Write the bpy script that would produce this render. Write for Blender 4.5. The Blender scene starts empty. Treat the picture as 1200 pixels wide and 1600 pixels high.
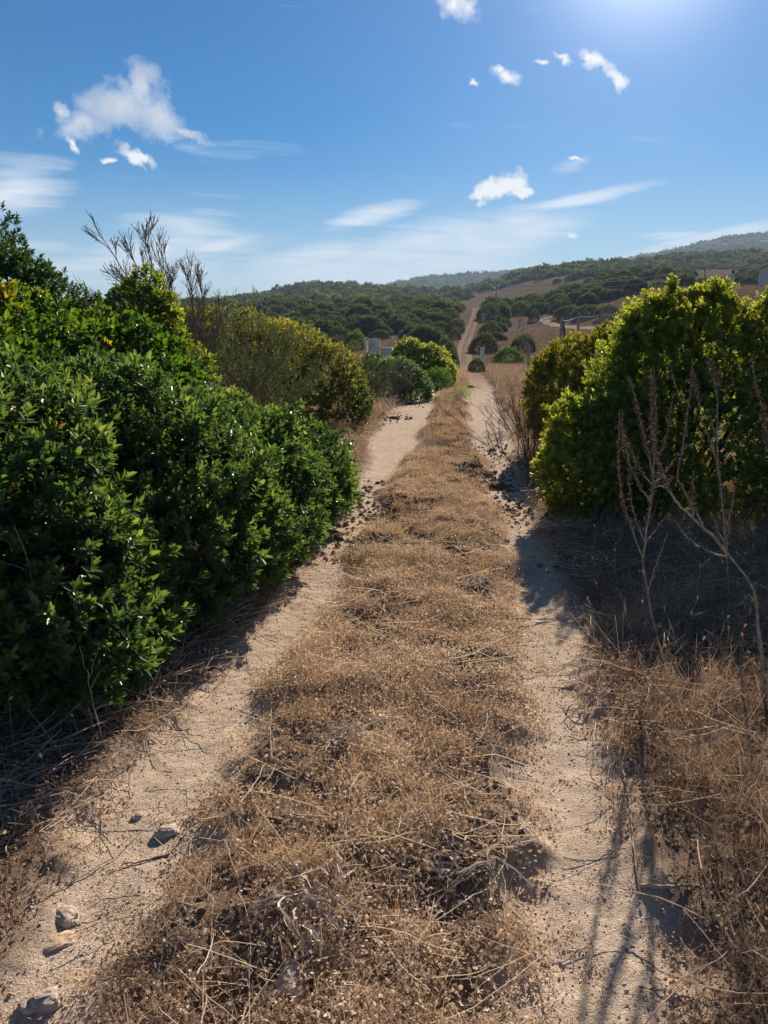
import bpy, math, random
import numpy as np
from mathutils import Vector
rng = np.random.default_rng(11)
random.seed(11)
np.seterr(all="ignore")
SC = bpy.context.scene
COL = SC.collection
R = math.radians

# ------------------------------------------------------------------ camera constants
CAMH, PITCH, F = 1.67, R(13.2), 1155.0
def ray(px, py):
    x = (px-600)/F; u = (800-py)/F
    return np.array([x, math.cos(PITCH)+u*math.sin(PITCH), -math.sin(PITCH)+u*math.cos(PITCH)])
def W(px, py, depth):                       # the point seen at a pixel, at a given forward distance
    d = ray(px, py); return np.array([0, 0, CAMH]) + d*(depth/d[1])

# ------------------------------------------------------------------ noise
def _h(ix, iy, iz, seed):
    n = (ix*374761393 + iy*668265263 + iz*2147483647 + seed*974711) & 0xffffffff
    n = ((n ^ (n >> 13))*1274126177) & 0xffffffff
    n = ((n ^ (n >> 16))*2246822519) & 0xffffffff
    return ((n ^ (n >> 15)) & 0xffffff)/float(0xffffff)
def vn(x, y, z=None, seed=0):
    x = np.asarray(x, float); y = np.asarray(y, float)
    z = np.zeros_like(x) if z is None else np.asarray(z, float)
    ix, iy, iz = np.floor(x).astype(np.int64), np.floor(y).astype(np.int64), np.floor(z).astype(np.int64)
    fx, fy, fz = x-ix, y-iy, z-iz
    fx, fy, fz = fx*fx*(3-2*fx), fy*fy*(3-2*fy), fz*fz*(3-2*fz)
    def c(a, b, d): return _h(ix+a, iy+b, iz+d, seed)
    def l(a, b, t): return a+(b-a)*t
    v0 = l(l(c(0,0,0), c(1,0,0), fx), l(c(0,1,0), c(1,1,0), fx), fy)
    v1 = l(l(c(0,0,1), c(1,0,1), fx), l(c(0,1,1), c(1,1,1), fx), fy)
    return l(v0, v1, fz)
def fbm(x, y, z=None, o=4, seed=0):
    x = np.asarray(x, float); y = np.asarray(y, float)
    s = 0; a = .5
    for i in range(o):
        s = s + a*(vn(x, y, z, seed+i*7)-.5)*2
        x = x*2.03+3.1; y = y*2.03+1.7; z = None if z is None else z*2.03+5.3; a *= .5
    return s                                 # about -1..1
def sm(t):
    t = np.clip(t, 0, 1); return t*t*(3-2*t)

# ------------------------------------------------------------------ terrain
_cy = [-3, 0, 2, 4.5, 7, 12, 17.4, 27, 42, 60, 100, 135, 175, 230, 400]
_cx = [-.7, -.34, -.10, .22, .50, 1.0, 1.5, 2.55, 4.4, 6.3, 10.6, 15.6, 21.3, 27, 45]
def tc(y):                                   # centre line of the track
    y = np.asarray(y, float)
    return sum(np.interp(y*k, _cy, _cx)/k for k in (.86, .93, 1, 1.07, 1.14))/5
_by = [-50, 20, 35, 60, 100, 135, 175, 230, 330]
_bz = [0, 0, -.1, -.35, .8, 3.9, 8.0, 10.4, 13.5]
def base(y):
    return sum(np.interp(y*k, _by, _bz) for k in (.86, .93, 1, 1.07, 1.14))/5
def pyslope(px, py):                         # tangent of elevation of a pixel row, azimuth tangent
    d = ray(px, py); return d[0]/d[1], d[2]/d[1]
_r1 = [pyslope(a, b) for a, b in [(-900, 533), (-200, 503), (200, 491), (345, 481), (400, 473), (430, 466), (460, 460), (510, 456), (560, 458), (620, 462), (690, 465), (730, 461), (760, 453), (800, 444), (850, 436), (900, 429), (960, 424), (1050, 417), (1200, 411), (1600, 393), (2200, 413)]]
_r2 = [pyslope(a, b) for a, b in [(-900, 525), (300, 475), (500, 462), (600, 452), (650, 442), (700, 436), (750, 434), (800, 430), (850, 425), (900, 424), (960, 415), (1000, 409), (1050, 399), (1090, 389), (1130, 380), (1160, 375), (1200, 373), (1400, 362), (1700, 395), (2200, 430)]]
_r1a, _r1t = np.array([r[0] for r in _r1]), np.array([r[1] for r in _r1])
_r2a, _r2t = np.array([r[0] for r in _r2]), np.array([r[1] for r in _r2])
Y1, Y2 = 620., 1450.
def Hbig(x, y):
    x = np.asarray(x, float); y = np.asarray(y, float)
    b = base(y)
    b = b + 9.5*sm((x-10-.10*np.clip(y, 0, 400))/46)*sm((y-26)/80)
    b = b - .6*sm((-x-6)/30)*sm((y-20)/40)
    a = x/np.maximum(y, 60)
    h1 = CAMH + np.interp(a, _r1a, _r1t)*Y1
    h2 = CAMH + np.interp(a, _r2a, _r2t)*Y2
    s1 = sm((y-215)/(Y1-215))
    h = b*(1-s1) + h1*s1
    hv = .72*h1
    s2 = sm((y-Y1)/330); h = np.where(y > Y1, h1*(1-s2)+hv*s2, h)
    s3 = sm((y-Y1-280)/(Y2-Y1-280)); h = np.where(y > Y1+280, hv*(1-s3)+h2*s3, h)
    s4 = sm((y-Y2)/900); h = np.where(y > Y2, h2*(1-.7*s4), h)
    far = sm((y-190)/260)
    h = h + far*(fbm(x/70, y/70, seed=3)*1.8 + fbm(x/260, y/260, seed=5)*3.5*sm((y-300)/500))
    h = h + sm((y-12)/60)*(1-far)*fbm(x/22, y/22, seed=9)*.35
    cap = CAMH+.0635*y+.9*fbm(x/30, y/60, seed=91)
    kf = sm((x/np.maximum(y, 1)-.10)/.06)*(1-sm((y-150)/90))*(y > 30)
    ex = h-cap; h = np.where(ex > 0, h-kf*(ex-np.minimum(ex, 1.5)*.35), h)
    return h
def Hs(x, y):                                # plus small relief of the verges
    return Hbig(x, y) + fbm(x/1.1, y/1.1, seed=21)*.045 + fbm(x/.23, y/.23, seed=22, o=3)*.014 \
        + .22*sm((-(x-tc(y))-1.5)/2.5)*sm((14-y)/6)
def edgew(y, seed):
    y = np.asarray(y, float); z = y*0
    return .16*fbm(y/1.5, z, seed=seed)+.11*fbm(y/.45, z, seed=seed+1)+.06*fbm(y/.13, z, seed=seed+2)
def prof(u, y):                              # ruts and crown of the track: height offset and rut mask
    u = np.asarray(u, float)
    sg = u > 0; wi = np.where(sg, edgew(y, 301), edgew(y, 311))+.05*fbm(u*4, y*4, seed=33); wo = np.where(sg, edgew(y, 321), edgew(y, 331))+.05*fbm(u*4, y*4, seed=34)
    k = sm((y-8)/8)
    inn = .52-.10*k; out = 1.04+.32*k
    au = np.abs(u)
    m = sm((au-inn-wi+.11)/.22)*(1-sm((au-out-wo+.13)/.26))
    m = m*(1-.35*sm((y-24)/30)*0)
    return m
def Ht(x, y):
    u = x-tc(y); m = prof(u, y)
    near = 1-sm((y-30)/40)
    h = Hbig(x, y) + fbm(x/1.1, y/1.1, seed=21)*.045*(1-m*.7)
    h = h - m*.055*near
    c = (1-m)*(np.abs(u) < 1.0)
    h = h + c*near*(.025+.048*np.abs(fbm(x/.3, y/.3, seed=41)) + .04*fbm(x/.1, y/.1, seed=42))
    h = h + near*(.010*fbm(x/.17, y/.17, seed=43) + .006*fbm(x/.04, y/.04, seed=44, o=2))
    # dug pits near the camera
    for (px, pz, r, d) in PITS:
        h = h - d*np.exp(-((x-px)**2+(y-pz)**2)/(r*r))
    return h
PITS = []
def inTrack(x, y): return (np.abs(x-tc(y)) < 1.55)
def H(x, y):
    return np.where(inTrack(x, y) & (y < 60), Ht(x, y), Hs(x, y))
def G(px, py, fn=None):                      # where the ray of a pixel meets the ground
    d = ray(px, py); fn = fn or Hbig
    ts = np.concatenate([np.linspace(.5, 60, 4000), np.linspace(60, 1700, 9000)])
    P = np.array([0, 0, CAMH]) + ts[:, None]*d
    g = P[:, 2]-fn(P[:, 0], P[:, 1])
    i = np.argmax(g < 0)
    if g[i] >= 0: i = len(ts)-1
    return P[i]
SOILP = []
for (px, py, r) in [(620,795,.34),(575,800,.22),(668,800,.26),(750,748,.34),(725,735,.25),(735,930,.20),(640,960,.10),(700,650,.4),(600,1010,.12),(690,1020,.10),(760,862,.12)]:
    p = G(px, py); SOILP.append((p[0], p[1], r))
for (px, py, r, d) in [(700,1440,.10,.05),(735,1570,.13,.06),(360,1580,.12,.06),(560,1500,.06,.03),(745,930,.16,.05),(820,1390,.06,.03),(650,1420,.07,.03),(1090,1480,.1,.05)]:
    p = G(px, py); PITS.append((p[0], p[1], r, d))

# ------------------------------------------------------------------ mesh helpers
def link(o, parent=None):
    COL.objects.link(o)
    if parent: o.parent = parent
    return o
def mesh_np(name, V, faces, mat, parent=None, attrs=None, smooth=False, loc=None):
    """faces: list of int arrays (m,k)"""
    me = bpy.data.meshes.new(name)
    V = np.asarray(V, np.float32)
    if loc is not None: V = V-np.asarray(loc, np.float32)
    if not isinstance(faces, (list, tuple)): faces = [faces]
    faces = [np.asarray(f, np.int32) for f in faces if len(f)]
    me.vertices.add(len(V)); me.vertices.foreach_set('co', V.ravel())
    nl = sum(f.size for f in faces); nf = sum(len(f) for f in faces)
    me.loops.add(nl); me.loops.foreach_set('vertex_index', np.concatenate([f.ravel() for f in faces]))
    me.polygons.add(nf)
    sizes = np.concatenate([np.full(len(f), f.shape[1], np.int32) for f in faces])
    st = np.concatenate([[0], np.cumsum(sizes)[:-1]]).astype(np.int32)
    me.polygons.foreach_set('loop_start', st)
    me.polygons.foreach_set('use_smooth', np.full(nf, smooth))
    me.update(calc_edges=True)
    for k, a in (attrs or {}).items():
        at = me.attributes.new(k, 'FLOAT', 'POINT'); at.data.foreach_set('value', np.asarray(a, np.float32))
    me.materials.append(mat)
    o = bpy.data.objects.new(name, me)
    if loc is not None: o.location = [float(c) for c in loc]
    link(o, parent)
    if loc is not None and parent is not None: o.location = o.location-parent.location   # children sit at their thing's base
    return o
def tag(o, label=None, cat=None, group=None, kind=None):
    if label: o['label'] = label
    if cat: o['category'] = cat
    if group: o['group'] = group
    if kind: o['kind'] = kind
    return o
def empty(name, loc, label, cat, group=None):
    o = bpy.data.objects.new(name, None); o.empty_display_size = .1
    o.location = [float(c) for c in loc]; link(o); tag(o, label, cat, group); return o
def rel(o, parent):                          # parent keeping world position (parents are never rotated)
    o.parent = parent; o.location = o.location-parent.location; return o
class Bag:                                   # collects pieces into one mesh
    def __init__(s): s.V = []; s.F = {}; s.A = []; s.n = 0
    def add(s, V, F, a=0.5):
        V = np.asarray(V, float).reshape(-1, 3)
        F = np.asarray(F); s.F.setdefault(F.shape[1], []).append(F+s.n)
        s.V.append(V); s.n += len(V)
        s.A.append(np.full(len(V), a, float) if np.isscalar(a) else np.asarray(a, float))
    def build(s, name, mat, parent=None, smooth=False, loc=None):
        return mesh_np(name, np.concatenate(s.V), [np.concatenate(f) for f in s.F.values()], mat, parent, {'rnd': np.concatenate(s.A)}, smooth, loc)
def unit(v):
    return v/np.maximum(np.linalg.norm(v, axis=-1, keepdims=True), 1e-9)
def basis(D, roll=None):                     # rotation matrices whose z axis is D
    D = unit(D); n = len(D)
    up = np.where(np.abs(D[:, 2:3]) < .95, np.array([[0, 0, 1.]]), np.array([[1., 0, 0]]))
    X = unit(np.cross(up, D)); Y = np.cross(D, X)
    r = rng.uniform(0, 2*np.pi, n) if roll is None else roll
    c, s_ = np.cos(r)[:, None], np.sin(r)[:, None]
    X2 = X*c+Y*s_; Y2 = -X*s_+Y*c
    return np.stack([X2, Y2, D], axis=2)
def stamp(T, M, S, P, A):                    # T=(V,F,a) template, placed N times
    TV, TF, TA = T
    N = len(P); nv = len(TV)
    S = np.asarray(S, float)
    sv = TV[None]*(S[:, None, None] if S.ndim == 1 else S[:, None, :])
    V = np.einsum('nij,nvj->nvi', M, sv)+P[:, None, :]
    Fc = (TF[None]+(np.arange(N)*nv)[:, None, None]).reshape(-1, TF.shape[1])
    a = np.clip(A[:, None]+TA[None]*1.0, 0, 1).ravel()
    return V.reshape(-1, 3), Fc, a
def tubes(P, Rr, sides=5, cap=True):         # P (N,K,3), Rr (N,K)
    P = np.asarray(P, float); Rr = np.asarray(Rr, float); N, K, _ = P.shape
    T = np.gradient(P, axis=1); T = unit(T)
    ref = np.where(np.abs(T[:, :1, 2:3]) < .9, np.array([0, 0, 1.]), np.array([1., 0, 0]))
    X = unit(np.cross(T, np.broadcast_to(ref, T.shape))); Y = np.cross(T, X)
    an = np.arange(sides)*2*np.pi/sides
    V = P[:, :, None]+Rr[:, :, None, None]*(X[:, :, None]*np.cos(an)[None, None, :, None]+Y[:, :, None]*np.sin(an)[None, None, :, None])
    idx = np.arange(N*K*sides).reshape(N, K, sides); nx = np.roll(idx, -1, axis=2)
    Fq = np.stack([idx[:, :-1], nx[:, :-1], nx[:, 1:], idx[:, 1:]], -1).reshape(-1, 4)
    return V.reshape(-1, 3), Fq
def strips(P, Wd, side):                     # flat ribbons; P (N,K,3), Wd (N,K), side (N,3)
    V = np.stack([P-side[:, None]*Wd[..., None], P+side[:, None]*Wd[..., None]], 2)
    N, K = Wd.shape; idx = np.arange(N*K*2).reshape(N, K, 2)
    Fq = np.stack([idx[:, :-1, 0], idx[:, :-1, 1], idx[:, 1:, 1], idx[:, 1:, 0]], -1).reshape(-1, 4)
    return V.reshape(-1, 3), Fq
def resample(pts, K):
    pts = np.asarray(pts, float)
    L = np.concatenate([[0], np.cumsum(np.linalg.norm(np.diff(pts, axis=0), axis=1))])
    t = np.linspace(0, L[-1], K)
    return np.stack([np.interp(t, L, pts[:, i]) for i in range(3)], 1)
def paths(starts, dirs, lens, K, wob=.15, lift=0.):
    N = len(starts); d = unit(np.asarray(dirs, float)); P = np.zeros((N, K, 3)); P[:, 0] = starts
    st = (np.asarray(lens)/(K-1))[:, None]
    for k in range(1, K):
        d = unit(d+rng.normal(0, wob, (N, 3))+np.array([0, 0, lift]))
        P[:, k] = P[:, k-1]+d*st
    return P
def offshoots(P, n, lo=.3, hi=1., ang=.8, lens=.3, K=5, wob=.12, lift=.05):   # n side twigs for every path
    N, Kp, _ = P.shape
    i = np.repeat(np.arange(N), n); t = rng.uniform(lo, hi, N*n)*(Kp-1.001)
    k = t.astype(int); f = (t-k)[:, None]
    s = P[i, k]*(1-f)+P[i, k+1]*f
    d = unit(P[i, k+1]-P[i, k])+unit(rng.normal(0, 1, (N*n, 3)))*ang
    L = lens*rng.uniform(.5, 1.2, N*n)*(1.25-.7*t/(Kp-1))
    return paths(s, d, L, K, wob, lift)
def box(bag, c, s, rz=0., a=.5, tx=0.):
    s = np.array(s)/2
    V = np.array([[i, j, k] for i in (-1, 1) for j in (-1, 1) for k in (-1, 1)], float)*s
    V[:, 0] += V[:, 2]*tx
    c_, s_ = math.cos(rz), math.sin(rz)
    V = V@np.array([[c_, s_, 0], [-s_, c_, 0], [0, 0, 1]])+np.array(c)
    bag.add(V, np.array([[0,1,3,2],[4,6,7,5],[0,4,5,1],[2,3,7,6],[0,2,6,4],[1,5,7,3]]), a)

# ------------------------------------------------------------------ materials
def newmat(name):
    m = bpy.data.materials.new(name); m.use_nodes = True
    nt = m.node_tree; nt.nodes.clear()
    return m, nt, nt.nodes, nt.links
def ramp(nodes, stops):
    r = nodes.new('ShaderNodeValToRGB'); e = r.color_ramp.elements
    while len(e) < len(stops): e.new(.5)
    for el, (p, c) in zip(e, stops): el.position = p; el.color = (*c, 1)
    return r
def leaf_mat(name, stops, tr=.38, rough=.38, tboost=(1.5, 1.9, .7), spec=.5):
    m, nt, N, L = newmat(name)
    at = N.new('ShaderNodeAttribute'); at.attribute_name = 'rnd'
    r = ramp(N, stops); L.new(at.outputs['Fac'], r.inputs[0])
    p = N.new('ShaderNodeBsdfPrincipled'); L.new(r.outputs[0], p.inputs['Base Color'])
    p.inputs['Roughness'].default_value = rough; p.inputs['Specular IOR Level'].default_value = spec
    mu = N.new('ShaderNodeMix'); mu.data_type = 'RGBA'; mu.blend_type = 'MULTIPLY'; mu.inputs[0].default_value = 1
    L.new(r.outputs[0], mu.inputs[6]); mu.inputs[7].default_value = (*tboost, 1)
    t = N.new('ShaderNodeBsdfTranslucent'); L.new(mu.outputs[2], t.inputs[0])
    mx = N.new('ShaderNodeMixShader'); mx.inputs[0].default_value = tr
    L.new(p.outputs[0], mx.inputs[1]); L.new(t.outputs[0], mx.inputs[2])
    o = N.new('ShaderNodeOutputMaterial'); L.new(mx.outputs[0], o.inputs[0])
    return m
def rough_mat(name, c1, c2, scale=20., bump=.3, rough=.9, detail=5., metallic=0., c3=None):
    m, nt, N, L = newmat(name)
    tc_ = N.new('ShaderNodeTexCoord'); n = N.new('ShaderNodeTexNoise'); n.inputs['Scale'].default_value = scale; n.inputs['Detail'].default_value = detail
    L.new(tc_.outputs['Object'], n.inputs['Vector'])
    r = ramp(N, [(.32, c1), (.68, c2)] if c3 is None else [(.3, c1), (.5, c3), (.7, c2)]); L.new(n.outputs['Fac'], r.inputs[0])
    p = N.new('ShaderNodeBsdfPrincipled'); L.new(r.outputs[0], p.inputs['Base Color'])
    p.inputs['Roughness'].default_value = rough; p.inputs['Metallic'].default_value = metallic; p.inputs['Specular IOR Level'].default_value = .3 if rough < .6 else .05
    b = N.new('ShaderNodeBump'); b.inputs['Strength'].default_value = bump; b.inputs['Distance'].default_value = .02
    L.new(n.outputs['Fac'], b.inputs['Height']); L.new(b.outputs[0], p.inputs['Normal'])
    o = N.new('ShaderNodeOutputMaterial'); L.new(p.outputs[0], o.inputs[0])
    return m
M = {}
M['mastic'] = leaf_mat('mastic_leaf', [(0, (.019,.041,.019)), (.4, (.046,.086,.030)), (.75, (.105,.158,.047)), (.96, (.22,.25,.075)), (1, (.26,.14,.06))], tr=.42, rough=.42, spec=.4, tboost=(1.9, 1.9, .8))
M['mastic_bright'] = leaf_mat('mastic_bright_leaf', [(0, (.036,.062,.018)), (.4, (.088,.132,.028)), (.75, (.19,.235,.042)), (.97, (.32,.34,.07)), (1, (.26,.13,.06))], tr=.50, rough=.46, spec=.3, tboost=(2.1, 1.9, .7))
M['mastic_gold'] = leaf_mat('mastic_gold_leaf', [(0, (.034,.054,.015)), (.35, (.085,.110,.022)), (.7, (.23,.205,.028)), (1, (.40,.29,.035))], tr=.42, rough=.6, spec=.2, tboost=(1.4, 1.5, .7))
M['mastic_mix'] = leaf_mat('mastic_mixed_leaf', [(0, (.020,.050,.012)), (.5, (.055,.100,.016)), (.8, (.12,.145,.020)), (.92, (.22,.18,.022)), (1, (.32,.18,.025))], tr=.42, rough=.42, spec=.4)
M['oak'] = leaf_mat('dark_leaf', [(0, (.013,.030,.009)), (.6, (.032,.064,.013)), (1, (.070,.105,.020))], tr=.34, rough=.55, spec=.3)
M['heath'] = leaf_mat('heath_leaf', [(0, (.040,.056,.026)), (.6, (.085,.115,.045)), (1, (.15,.18,.065))], tr=.35, rough=.6)
M['scrub'] = leaf_mat('scrub_leaf', [(0, (.030,.032,.021)), (.5, (.062,.063,.036)), (.8, (.108,.103,.053)), (1, (.185,.155,.080))], tr=.30, rough=.9, spec=.05)
M['scrub_bright'] = leaf_mat('scrub_bright_leaf', [(0, (.035,.06,.016)), (.5, (.075,.12,.025)), (1, (.15,.20,.04))], tr=.35, rough=.7, spec=.1)
M['straw'] = leaf_mat('straw', [(0, (.14,.096,.066)), (.35, (.34,.235,.155)), (.7, (.54,.395,.26)), (1, (.76,.61,.42))], tr=.32, rough=.6, tboost=(1.06, 1.0, .88), spec=.25)
M['gold'] = leaf_mat('golden_straw', [(0, (.24,.155,.092)), (.4, (.47,.315,.185)), (.8, (.66,.475,.295)), (1, (.82,.67,.46))], tr=.34, rough=.6, tboost=(1.08, 1.0, .86), spec=.25)
M['greygrass'] = leaf_mat('grey_straw', [(0, (.15,.105,.074)), (.4, (.42,.30,.205)), (.75, (.68,.53,.38)), (1, (.88,.78,.62))], tr=.34, rough=.7, tboost=(1.1, 1., .85), spec=.2)
M['farstraw'] = leaf_mat('weathered_straw', [(0, (.075,.050,.034)), (.5, (.145,.098,.066)), (1, (.26,.185,.125))], tr=.25, rough=.8, tboost=(1.05, 1., .9), spec=0.)
M['greengrass'] = leaf_mat('green_grass', [(0, (.10,.14,.03)), (1, (.26,.30,.08))], tr=.4, rough=.6, tboost=(1.2, 1.3, .7), spec=.2)
M['twig'] = leaf_mat('dry_twig', [(0, (.12,.085,.065)), (1, (.30,.225,.17))], tr=0., rough=.8, spec=.2)
M['stem'] = rough_mat('bark', (.045,.034,.026), (.12,.095,.075), 30, .5)
M['stalk'] = rough_mat('dry_stalk', (.20,.15,.11), (.44,.36,.27), 40, .3, .7)
M['seed'] = leaf_mat('seed_capsule', [(0, (.085,.055,.038)), (1, (.27,.19,.13))], tr=.15, rough=.8, tboost=(1.1, .9, .8), spec=.15)
M['deadleaf'] = leaf_mat('dead_leaf', [(0, (.26,.19,.14)), (1, (.62,.50,.40))], tr=.2, rough=.6, tboost=(1.05, 1., .9), spec=.35)
M['stone'] = rough_mat('granite', (.30,.215,.165), (.58,.47,.38), 28, .8, .85, c3=(.44,.34,.27))
M['paletone'] = rough_mat('ochre_stone', (.38,.25,.15), (.60,.45,.30), 22, .6, .85)
M['clod'] = rough_mat('soil_clod', (.055,.038,.028), (.20,.14,.10), 45, 1., .95)
M['concrete'] = rough_mat('concrete', (.50,.45,.39), (.70,.64,.56), 9, .35, .9)
M['wood'] = rough_mat('weathered_wood', (.20,.165,.14), (.38,.33,.29), 14, .6, .85)
M['darkwood'] = rough_mat('dark_wood', (.045,.035,.03), (.11,.09,.075), 14, .6, .8)
M['wire'] = rough_mat('galvanised_wire', (.42,.42,.41), (.58,.58,.56), 40, .1, .45, metallic=.6)
M['plaster'] = rough_mat('plaster', (.46,.42,.40), (.56,.52,.49), 3, .15, .9)
M['white'] = rough_mat('white_render', (.68,.66,.62), (.78,.76,.72), 3, .1, .9)
M['tile'] = rough_mat('roof_tile', (.34,.15,.09), (.55,.32,.22), 8, .5, .85)
M['ceramic'] = rough_mat('white_insulator', (.78,.78,.76), (.85,.85,.83), 10, .02, .25)
M['pane'] = rough_mat('dark_pane', (.02,.025,.03), (.05,.055,.06), 5, .0, .15)

def ground_mat(name, track):
    m, nt, N, L = newmat(name)
    def noise(scale, det=4., rg=.6, src=None):
        n = N.new('ShaderNodeTexNoise'); n.inputs['Scale'].default_value = scale; n.inputs['Detail'].default_value = det; n.inputs['Roughness'].default_value = rg
        L.new(geo.outputs['Position'], n.inputs['Vector']); return n
    def mix(a, b, f):
        x = N.new('ShaderNodeMix'); x.data_type = 'RGBA'
        for s, v in ((0, f), (6, a), (7, b)):
            if isinstance(v, (float, int)): x.inputs[s].default_value = v
            elif isinstance(v, tuple): x.inputs[s].default_value = (*v, 1)
            else: L.new(v, x.inputs[s])
        return x.outputs[2]
    geo = N.new('ShaderNodeNewGeometry')
    at = N.new('ShaderNodeAttribute'); at.attribute_name = 'rnd'
    n1 = noise(9, 8, .7); n2 = noise(1.2, 5); n3 = noise(120, 3, .7)
    v = N.new('ShaderNodeTexVoronoi'); v.inputs['Scale'].default_value = 210; L.new(geo.outputs['Position'], v.inputs['Vector'])
    sand = ramp(N, [(.30, (.30,.210,.145)), (.5, (.49,.365,.260)), (.70, (.67,.535,.40))]); L.new(n1.outputs['Fac'], sand.inputs[0])
    grav = ramp(N, [(0, (.24,.165,.115)), (.5, (.50,.38,.275)), (1, (.72,.60,.48))]); L.new(v.outputs['Color'], grav.inputs[0])
    sandc = mix(sand.outputs[0], grav.outputs[0], .5)
    soil = ramp(N, [(.25, (.07,.046,.032)), (.5, (.165,.112,.076)), (.75, (.27,.19,.13))]); L.new(n1.outputs['Fac'], soil.inputs[0])
    dry = ramp(N, [(.3, (.105,.068,.045)), (.55, (.165,.110,.072)), (.75, (.235,.162,.108))]); L.new(n2.outputs['Fac'], dry.inputs[0])
    if track:
        # centre strip: soil close by, matted dry growth farther off
        at2 = N.new('ShaderNodeAttribute'); at2.attribute_name = 'far'
        strip = mix(soil.outputs[0], dry.outputs[0], at2.outputs['Fac'])
        c = mix(strip, sandc, at.outputs['Fac'])
    else:
        at2 = N.new('ShaderNodeAttribute'); at2.attribute_name = 'far'
        scr = ramp(N, [(.35, (.085,.066,.042)), (.65, (.19,.138,.092))]); L.new(n2.outputs['Fac'], scr.inputs[0])
        c0 = mix(soil.outputs[0], dry.outputs[0], at.outputs['Fac'])
        c = mix(c0, scr.outputs[0], at2.outputs['Fac'])
    p = N.new('ShaderNodeBsdfPrincipled'); L.new(c, p.inputs['Base Color']); p.inputs['Roughness'].default_value = 1.; p.inputs['Specular IOR Level'].default_value = 0.
    add = N.new('ShaderNodeMath'); add.operation = 'MULTIPLY_ADD'; L.new(n3.outputs['Fac'], add.inputs[0]); add.inputs[1].default_value = .7; vm = N.new('ShaderNodeMath'); vm.operation = 'MULTIPLY'; vm.inputs[1].default_value = .45; L.new(v.outputs['Distance'], vm.inputs[0]); L.new(vm.outputs[0], add.inputs[2])
    b = N.new('ShaderNodeBump'); b.inputs['Strength'].default_value = .8; b.inputs['Distance'].default_value = .005; n5 = noise(38, 6, .75); ad2 = N.new('ShaderNodeMath'); ad2.operation = 'MULTIPLY_ADD'; L.new(n5.outputs['Fac'], ad2.inputs[0]); ad2.inputs[1].default_value = 2.2; L.new(add.outputs[0], ad2.inputs[2]); L.new(ad2.outputs[0], b.inputs['Height'])
    L.new(b.outputs[0], p.inputs['Normal'])
    o = N.new('ShaderNodeOutputMaterial'); L.new(p.outputs[0], o.inputs[0])
    return m
M['track'] = ground_mat('track_soil', True)
M['ground'] = ground_mat('dry_ground', False)

# ------------------------------------------------------------------ ground, track, far path
def graded(lo, hi, step, ratio, c0, c1):
    a = list(np.arange(c0, c1+1e-6, step)); s = step
    while a[-1] < hi: s *= ratio; a.append(a[-1]+s)
    b = [c0]; s = step
    while b[-1] > lo: s *= ratio; b.append(b[-1]-s)
    return np.array(sorted(set(b[1:]+a)))
gx = graded(-2600, 2600, .07, 1.035, -3.5, 5.0)
gy = graded(-400, 3300, .07, 1.025, 1.2, 9.0)
X, Y = np.meshgrid(gx, gy)
Z = Hs(X, Y)
u = np.abs(X-tc(Y))
Z = Z - .30*(1-sm((u-1.15)/.35))*(1-sm((Y-30)/15))
Vg = np.stack([X, Y, Z], -1).reshape(-1, 3)
nx, ny = len(gx), len(gy); idx = np.arange(nx*ny).reshape(ny, nx)
Fg = np.stack([idx[:-1, :-1], idx[:-1, 1:], idx[1:, 1:], idx[1:, :-1]], -1).reshape(-1, 4)
scrubby = sm((Y-105)/40)*sm(.8+1.6*fbm(X/60, Y/60, seed=77))
scrubby = np.maximum(scrubby*.95, 0)
fieldR = sm((X-.17*Y)/8)*(1-sm((Y-145)/25)); scrubby = scrubby*(1-fieldR)
dryn = sm((Y-10)/14)*.9 + .1
gnd = mesh_np('ground', Vg, Fg, M['ground'], attrs={'rnd': dryn.ravel(), 'far': scrubby.ravel()}, smooth=True)
tag(gnd, kind='structure')

tv = np.concatenate([np.linspace(-1.6, 1.6, 180)])
ty = graded(-3, 235, .018, 1.012, 1.3, 4.6)
U, YY = np.meshgrid(tv, ty)
wide = 1-.42*sm((YY-22)/35)
XX = tc(YY)+U*wide
ZZ = Ht(XX, YY)
edge = sm((np.abs(U)-1.42)/.18)
ZZ = ZZ - edge*.08*(1-sm((YY-30)/15)) + .006 + .0007*np.clip(YY-30, 0, 999)
Vt = np.stack([XX, YY, ZZ], -1).reshape(-1, 3); idx = np.arange(len(Vt)).reshape(U.shape)
Ft = np.stack([idx[:-1, :-1], idx[:-1, 1:], idx[1:, 1:], idx[1:, :-1]], -1).reshape(-1, 4)
mrut = prof(U, YY)
mrut = np.where(YY > 45, np.maximum(mrut, .45*(np.abs(U) < 1.3)), mrut)*(1-.68*sm((YY-18)/22))
trk = mesh_np('dirt_track', Vt, Ft, M['track'], attrs={'rnd': mrut.ravel(), 'far': (sm((YY-5)/12)).ravel()}, smooth=True)
tag(trk, kind='structure')
def drape(name, pix, width, mat):
    pts = [G(a, b) for a, b in pix]; c = resample(pts, 60)
    for _ in range(3): c[1:-1] = (c[:-2]+c[1:-1]*2+c[2:])/4
    t = unit(np.gradient(c, axis=0)); sd = np.stack([t[:, 1], -t[:, 0], t[:, 0]*0], 1); sd = unit(sd)
    V = []
    for k in np.linspace(-1, 1, 7):
        p = c+sd*k*width*.5*(1+.15*np.sin(np.arange(60)*.7))[:, None]; p[:, 2] = Hbig(p[:, 0], p[:, 1])+.16-.1*abs(k); V.append(p)
    V = np.stack(V, 1).reshape(-1, 3); idx = np.arange(len(V)).reshape(60, 7)
    Fq = np.stack([idx[:-1, :-1], idx[:-1, 1:], idx[1:, 1:], idx[1:, :-1]], -1).reshape(-1, 4)
    o = mesh_np(name, V, Fq, mat, attrs={'rnd': np.full(len(V), .62), 'far': np.ones(len(V))}, smooth=True); tag(o, kind='structure')
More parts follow.
